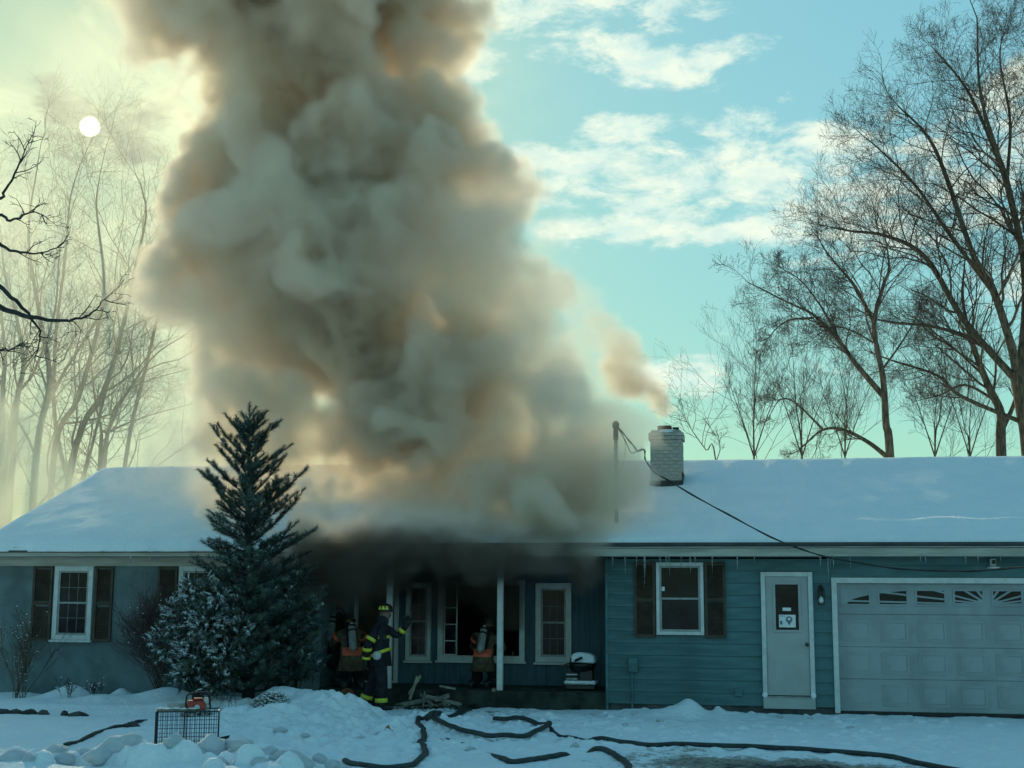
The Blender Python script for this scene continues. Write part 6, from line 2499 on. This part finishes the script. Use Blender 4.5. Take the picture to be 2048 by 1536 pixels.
def build_smoke():
    rng = np.random.default_rng(21)
    M_main = smoke_material('grey brown smoke', SMOKE_COL, SMOKE_DENS, 0.33, SMOKE_ABS)
    # ---- the column
    g = Grid((-15.2, -1.4, 2.3), (-0.6, 8.6, 18.2), SMOKE_VOX)
    g3 = Grid((-5.5, 1.5, 4.4), (-0.7, 4.6, 7.4), SMOKE_VOX)         # the puffs straight off the flue
    g2 = Grid((-15.2, -1.4, 2.3), (-0.6, 8.6, 18.2), SMOKE_VOX)      # thinner smoke round it
    P = [(520, -150, 300, 1), (760, -120, 230, 1), (600, 60, 230, 1), (770, 80, 140, 1), (430, 20, 170, .6), (330, -40, 140, .4),
         (620, 200, 215, 1), (800, 190, 120, 1), (490, 200, 120, .8), (560, 340, 195, 1), (720, 330, 185, 1), (835, 290, 85, .9),
         (460, 400, 115, .9), (620, 470, 215, 1), (790, 450, 175, 1), (945, 430, 105, 1), (968, 385, 66, 1), (990, 450, 72, 1), (1030, 560, 90, 1), (1060, 620, 80, 1), (900, 350, 80, .6),
         (420, 530, 120, .9), (560, 590, 185, 1), (740, 600, 195, 1), (910, 540, 170, 1), (1010, 520, 75, .7), (370, 610, 75, .8),
         (450, 690, 100, .45), (620, 720, 150, .45), (790, 740, 150, .8), (960, 660, 165, 1), (1060, 640, 95, .9), (830, 825, 150, 1), (790, 890, 70, .8),
         (980, 790, 160, 1), (1085, 720, 75, .9), (705, 855, 100, .9), (890, 872, 100, 1), (560, 860, 110, .8), (475, 850, 90, .7),
         (440, 890, 70, .7), (590, 935, 80, .6), (1090, 900, 110, .8), (1170, 920, 85, .7), (1060, 955, 95, .75),
         (880, 1010, 120, .3), (770, 1010, 110, .26), (670, 1020, 90, .5), (1150, 1010, 95, .6), (1215, 960, 60, .45), (1080, 1060, 70, .6),
         (900, 1090, 80, .5), (760, 1090, 90, .5), (660, 1090, 80, .4), (1120, 1080, 80, .5), (1220, 1060, 60, .25), (520, 960, 80, .7), (560, 1040, 70, .5), (570, 1000, 60, .6)]
    P += [(1080, 680, 85, .9), (1100, 800, 85, .85), (1040, 740, 90, 1), (365, 560, 80, .9), (345, 640, 65, .8), (420, 600, 100, .9), (1020, 1000, 90, .65), (1150, 950, 80, .8), (900, 460, 120, 1), (965, 490, 85, 1), (400, 110, 90, .8), (430, 250, 85, .9), (400, 430, 85, .9), (350, 500, 70, .8), (650, 1010, 70, .7), (640, 960, 60, .7), (1130, 1030, 70, .7), (1190, 970, 60, .7), (1080, 1000, 70, .7), (1232, 950, 46, .95), (1222, 1015, 50, .95), (760, 930, 85, .8), (920, 950, 80, .8), (1010, 930, 90, .9), (680, 985, 70, .75), (1170, 870, 70, .8), (1100, 1050, 60, .7), (715, 1005, 70, .56), (640, 1050, 55, .6), (820, 1020, 62, .56), (1075, 640, 95, 1), (1105, 760, 85, 1), (1000, 560, 95, 1), (480, 980, 70, .7), (470, 1050, 60, .6), (600, 1060, 70, .65)]
    for kp, (px, py, r, wt) in enumerate(P):
        rng = np.random.default_rng([int(px) + 5000, int(py) + 5000, int(r)])
        Y = 0.9 + 1.9 * float(np.clip((1000 - py) / 600, 0, 1)) + rng.uniform(-0.5, 0.5)
        if px > 1130:
            Y = rng.uniform(-0.3, 0.6)
        if px > 1200:
            Y = -0.25
        if py > 1040:
            Y = rng.uniform(-0.5, 0.3)
        c = at(px, py, Y=Y)
        rm = r * (1.12 if py < 300 else 1.24) * np.dot(c - CAM, CF) / FPX
        G_ = g if wt >= 0.55 else g2
        if wt < 0.55:
            wt *= 0.75
        G_.puff(c, rm, wt, 1.0)
        for _ in range(int(6 + r / 14)):          # cauliflower heads on the big puff
            v = rng.normal(size=3)
            v /= np.linalg.norm(v)
            q = rm * rng.uniform(0.22, 0.42)
            G_.puff(c + v * rm * rng.uniform(0.55, 0.9), q, wt * rng.uniform(0.7, 1.0))
    rng = np.random.default_rng(77)
    # thin smoke hugging the roof slope, lit from over the ridge
    for k in range(110):
        X = rng.uniform(-8.3, -2.4)
        yy_ = rng.uniform(-0.5, 3.8)
        zz_ = 2.75 + 0.381 * (yy_ + 0.45) + rng.uniform(0.0, 0.7)
        g2.puff((X, yy_, zz_), rng.uniform(0.3, 0.7), rng.uniform(0.3, 0.7) * (0.6 if X > -3.6 else 1))
    for k in range(120):                            # brown veil hanging over the gutter
        c = at(rng.uniform(615, 1200), rng.uniform(1020, 1105), Y=rng.uniform(-1.0, -0.45))
        g2.puff(c, rng.uniform(0.25, 0.45), rng.uniform(0.45, 0.9))
    for px, py, r, wt in [(1180, 955, 60, .8), (1150, 1040, 55, .75), (1205, 1000, 45, .65), (1235, 960, 35, .5), (1230, 1020, 35, .5), (1110, 1010, 60, .7), (1060, 1040, 50, .6)]:
        c = at(px, py, Y=-0.15)
        g2.puff(c, r * 1.3 * np.dot(c - CAM, CF) / FPX, wt)
    rng = np.random.default_rng(78)
    # a veil over the left roof
    for px, py, r, wt in [(400, 930, 60, .33), (345, 920, 60, .25), (290, 955, 60, .2), (430, 1000, 70, .35), (380, 1010, 80, .2), (240, 940, 60, .2), (330, 990, 70, .14), (300, 1040, 80, .10), (200, 980, 60, .14), (140, 1010, 60, .12), (90, 1040, 60, .12), (250, 1000, 70, .1)]:
        c = at(px, py, Y=rng.uniform(1.0, 3.0))
        g2.puff(c, r * 1.3 * np.dot(c - CAM, CF) / FPX, wt)
    # chimney smoke leaning away from the flue towards the column
    CH = [(1336, 843, 12, 1.1), (1332, 830, 16, 1.1), (1318, 808, 26, .9), (1296, 786, 34, .7), (1268, 762, 42, .55), (1240, 738, 50, .45), (1215, 715, 46, .4),
          (1185, 690, 52, .34), (1175, 640, 46, .34), (1168, 595, 38, .28), (1150, 690, 60, .3), (1200, 770, 70, .22), (1150, 800, 80, .25),
          (1240, 800, 60, .22), (1120, 560, 60, .12), (1080, 480, 70, .12), (1260, 850, 60, .16), (1180, 860, 80, .3), (1280, 920, 50, .12)]
    rng = np.random.default_rng(79)
    for px, py, r, wt in CH:
        c = at(px, py, Y=3.0)
        wt = min(1.0, wt * 1.7)
        rm = r * 1.3 * np.dot(c - CAM, CF) / FPX
        gg = g3 if r <= 50 and px > 1225 and py < 840 else g2
        if gg is g3:
            wt = 0.45 + 0.5 * max(0.0, (py - 730) / 100)
            rm = max(rm * 0.9, 0.2)
        gg.puff(c, rm, wt)
        for _ in range(6):
            v = rng.normal(size=3)
            v /= np.linalg.norm(v)
            gg.puff(c + v * rm * 0.7, rm * rng.uniform(0.3, 0.5), wt * rng.uniform(0.6, 1.0))
    rng = np.random.default_rng(80)
    g.warp(0.50, 1.9, 3, rng)
    g.warp(0.36, 0.6, 3, rng)
    det = 0.5 * fbm(g.n, 1.5, 5, rng, g.vox, 0.7) + 0.8 * fbm(g.n, 1.0, 4, rng, g.vox, 0.62, True)
    f = g.f
    dens = sstep(f + 0.40 * det * (f > 0.002), 0.08, 0.38) * np.clip(f * 1.6, 0.0, 1) ** 0.8
    pock = fbm(g.n, 1.7, 4, rng, g.vox, 0.6)
    dens *= np.clip(0.85 + 1.0 * pock, 0.40, 1.6)
    rng = np.random.default_rng(81)
    g3.warp(0.16, 0.5, 3, rng)
    d3 = fbm(g3.n, 0.5, 4, rng, g3.vox, 0.6)
    p3 = sstep(g3.f + 0.3 * d3 * (g3.f > 0.002), 0.02, 0.5) * np.clip(g3.f * 1.6, 0, 1)
    o3 = [int(round((g3.lo[k] - g.lo[k]) / g.vox)) for k in range(3)]
    sl = tuple(slice(o3[k], o3[k] + g3.n[k]) for k in range(3))
    dens[sl] = dens[sl] + 2.0 * p3[:dens[sl].shape[0], :dens[sl].shape[1], :dens[sl].shape[2]]
    g2.warp(0.35, 0.8, 3, rng)
    f2 = g2.f
    thin = sstep(f2 + 0.5 * np.minimum(f2, 0.4) * det, 0.02, 0.9)
    dens = dens + 0.75 * thin
    # no smoke inside the roof
    yy = g.ax[1][None, :, None]
    zz = g.ax[2][None, None, :]
    roof = 2.82 + 0.381 * (np.minimum(yy, 8.4 - yy) + 0.45)
    dens = dens * ((zz > roof) | (yy < -0.47))
    g.f = dens.astype(np.float32)
    volume_object('smoke_column', g, M_main, 'thick grey brown smoke column billowing from the middle of the roof', 'smoke')

    rng = np.random.default_rng(82)
    # ---- black smoke rolling under the porch eave
    g = Grid((-8.7, -1.5, 1.3), (-1.9, 1.55, 4.0), 0.05)
    for k in range(190):
        px = rng.uniform(610, 1195)
        py = rng.uniform(1085, 1140) + (25 if 640 < px < 800 else 0) - (10 if px > 1080 else 0)
        c = at(px, py, Y=rng.uniform(-0.75, 1.2))
        g.puff(c, rng.uniform(0.2, 0.42), rng.uniform(0.5, 1.0))
    for k in range(40):
        c = at(rng.uniform(860, 1040), rng.uniform(1150, 1215), Y=rng.uniform(0.8, 1.5))
        g.puff(c, rng.uniform(0.2, 0.4), rng.uniform(0.35, 0.7))
    for k in range(40):
        c = at(rng.uniform(610, 760), rng.uniform(1150, 1230), Y=rng.uniform(0.7, 1.4))
        g.puff(c, rng.uniform(0.2, 0.4), rng.uniform(0.2, 0.4))
    for k in range(150):                           # rolling out over the gutter; its shade is put into the black smoke colour
        px = rng.uniform(600, 1175)
        c = at(px, rng.uniform(1078, 1128), Y=rng.uniform(-1.05, -0.4))
        g.puff(c, rng.uniform(0.2, 0.42), rng.uniform(0.5, 1.0) * (0.45 if px > 1090 else 1))
    for k in range(60):  # upper spill, its shade also carried by the black smoke
        px = rng.uniform(620, 1120)
        c = at(px, rng.uniform(1030, 1090), Y=rng.uniform(-0.8, 0.2))
        g.puff(c, rng.uniform(0.2, 0.4), rng.uniform(0.2, 0.45))
    g.warp(0.3, 0.7, 3, rng)
    det = fbm(g.n, 0.6, 4, rng, g.vox, 0.55)
    dens = sstep(g.f + 0.25 * det * (g.f > 0.002), 0.0, 0.8)
    yy = g.ax[1][None, :, None]
    roof = 2.84 + 0.381 * (yy + 0.45)
    dens = dens * ((g.ax[2][None, None, :] > roof) | (yy < -0.6) | (g.ax[2][None, None, :] < 2.54))
    xx = g.ax[0][:, None, None]
    zz = g.ax[2][None, None, :]
    dens = dens * (0.35 + 0.65 * sstep(zz, 1.5, 2.5)) * (0.12 + 0.88 * sstep(zz, 3.2, 2.65)) * sstep(zz, 3.95, 3.5) * sstep(xx, -2.55, -3.1) * sstep(xx, -8.5, -7.9)
    g.f = dens.astype(np.float32)
    M_blk = smoke_material('black porch smoke', (0.30, 0.25, 0.20), BLK_DENS, 0.2)
    volume_object('porch_smoke', g, M_blk, 'black smoke rolling out under the porch eave', 'smoke')

    rng = np.random.default_rng(83)
    # ---- thin sunlit smoke drifting behind the left end of the house
    g = Grid((-34, 9.0, 0.3), (-8.5, 27.0, 22.0), 0.22)
    base = fbm(g.n, 5.0, 5, rng, g.vox, 0.55)
    xx = g.ax[0][:, None, None]
    yy = g.ax[1][None, :, None]
    zz = g.ax[2][None, None, :]
    env = sstep(xx, -33.5, -28) * sstep(xx, -9, -12) * sstep(yy, 9.2, 12) * sstep(yy, 26.8, 22) * sstep(zz, 21.5, 14)
    thin = np.clip(0.30 + 1.1 * base, 0.05, 1.5) * env * HAZE_THIN
    g.f[:] = 0
    for px, py, r, wt in [(60, 960, 90, 1), (150, 930, 70, 1), (20, 900, 80, .8), (110, 1010, 90, .9), (220, 985, 60, .8), (300, 960, 60, .7),
                          (10, 1010, 90, .9), (190, 1040, 70, .7), (-60, 930, 110, 1), (380, 930, 70, .6), (60, 850, 70, .5), (-20, 810, 80, .6), (350, 890, 60, .4)]:
        Y = rng.uniform(11, 14)
        c = at(px, py, Y=Y)
        rm = r * 1.2 * np.dot(c - CAM, CF) / FPX
        g.puff(c, rm, wt)
        for _ in range(14):
            v = rng.normal(size=3)
            v /= np.linalg.norm(v)
            g.puff(c + v * rm * 0.75, rm * rng.uniform(0.25, 0.45), wt)
    for px, py, r, wt in [(420, 330, 90, .30), (350, 420, 100, .22), (300, 380, 80, .18), (330, 520, 90, .15), (200, 60, 120, .22), (80, 140, 100, .15), (260, 150, 80, .2)]:
        c = at(px, py, Y=rng.uniform(10.5, 13))
        rm = r * 1.2 * np.dot(c - CAM, CF) / FPX
        g.puff(c, rm, wt)
    g.warp(1.0, 2.2, 3, rng)
    det = fbm(g.n, 1.4, 3, rng, g.vox, 0.55)
    pf = sstep(g.f + 0.3 * det * (g.f > 0.004), 0.0, 0.9) * env
    g.f = (thin + HAZE_PUFF * pf).astype(np.float32)
    M_thin = smoke_material('pale drifting smoke', (0.90, 0.86, 0.74), 1.0, 0.4)
    volume_object('drifting_smoke', g, M_thin, 'pale sunlit smoke drifting between the bare trees and left gable', 'smoke')


if SMOKE_ON:
    build_smoke()
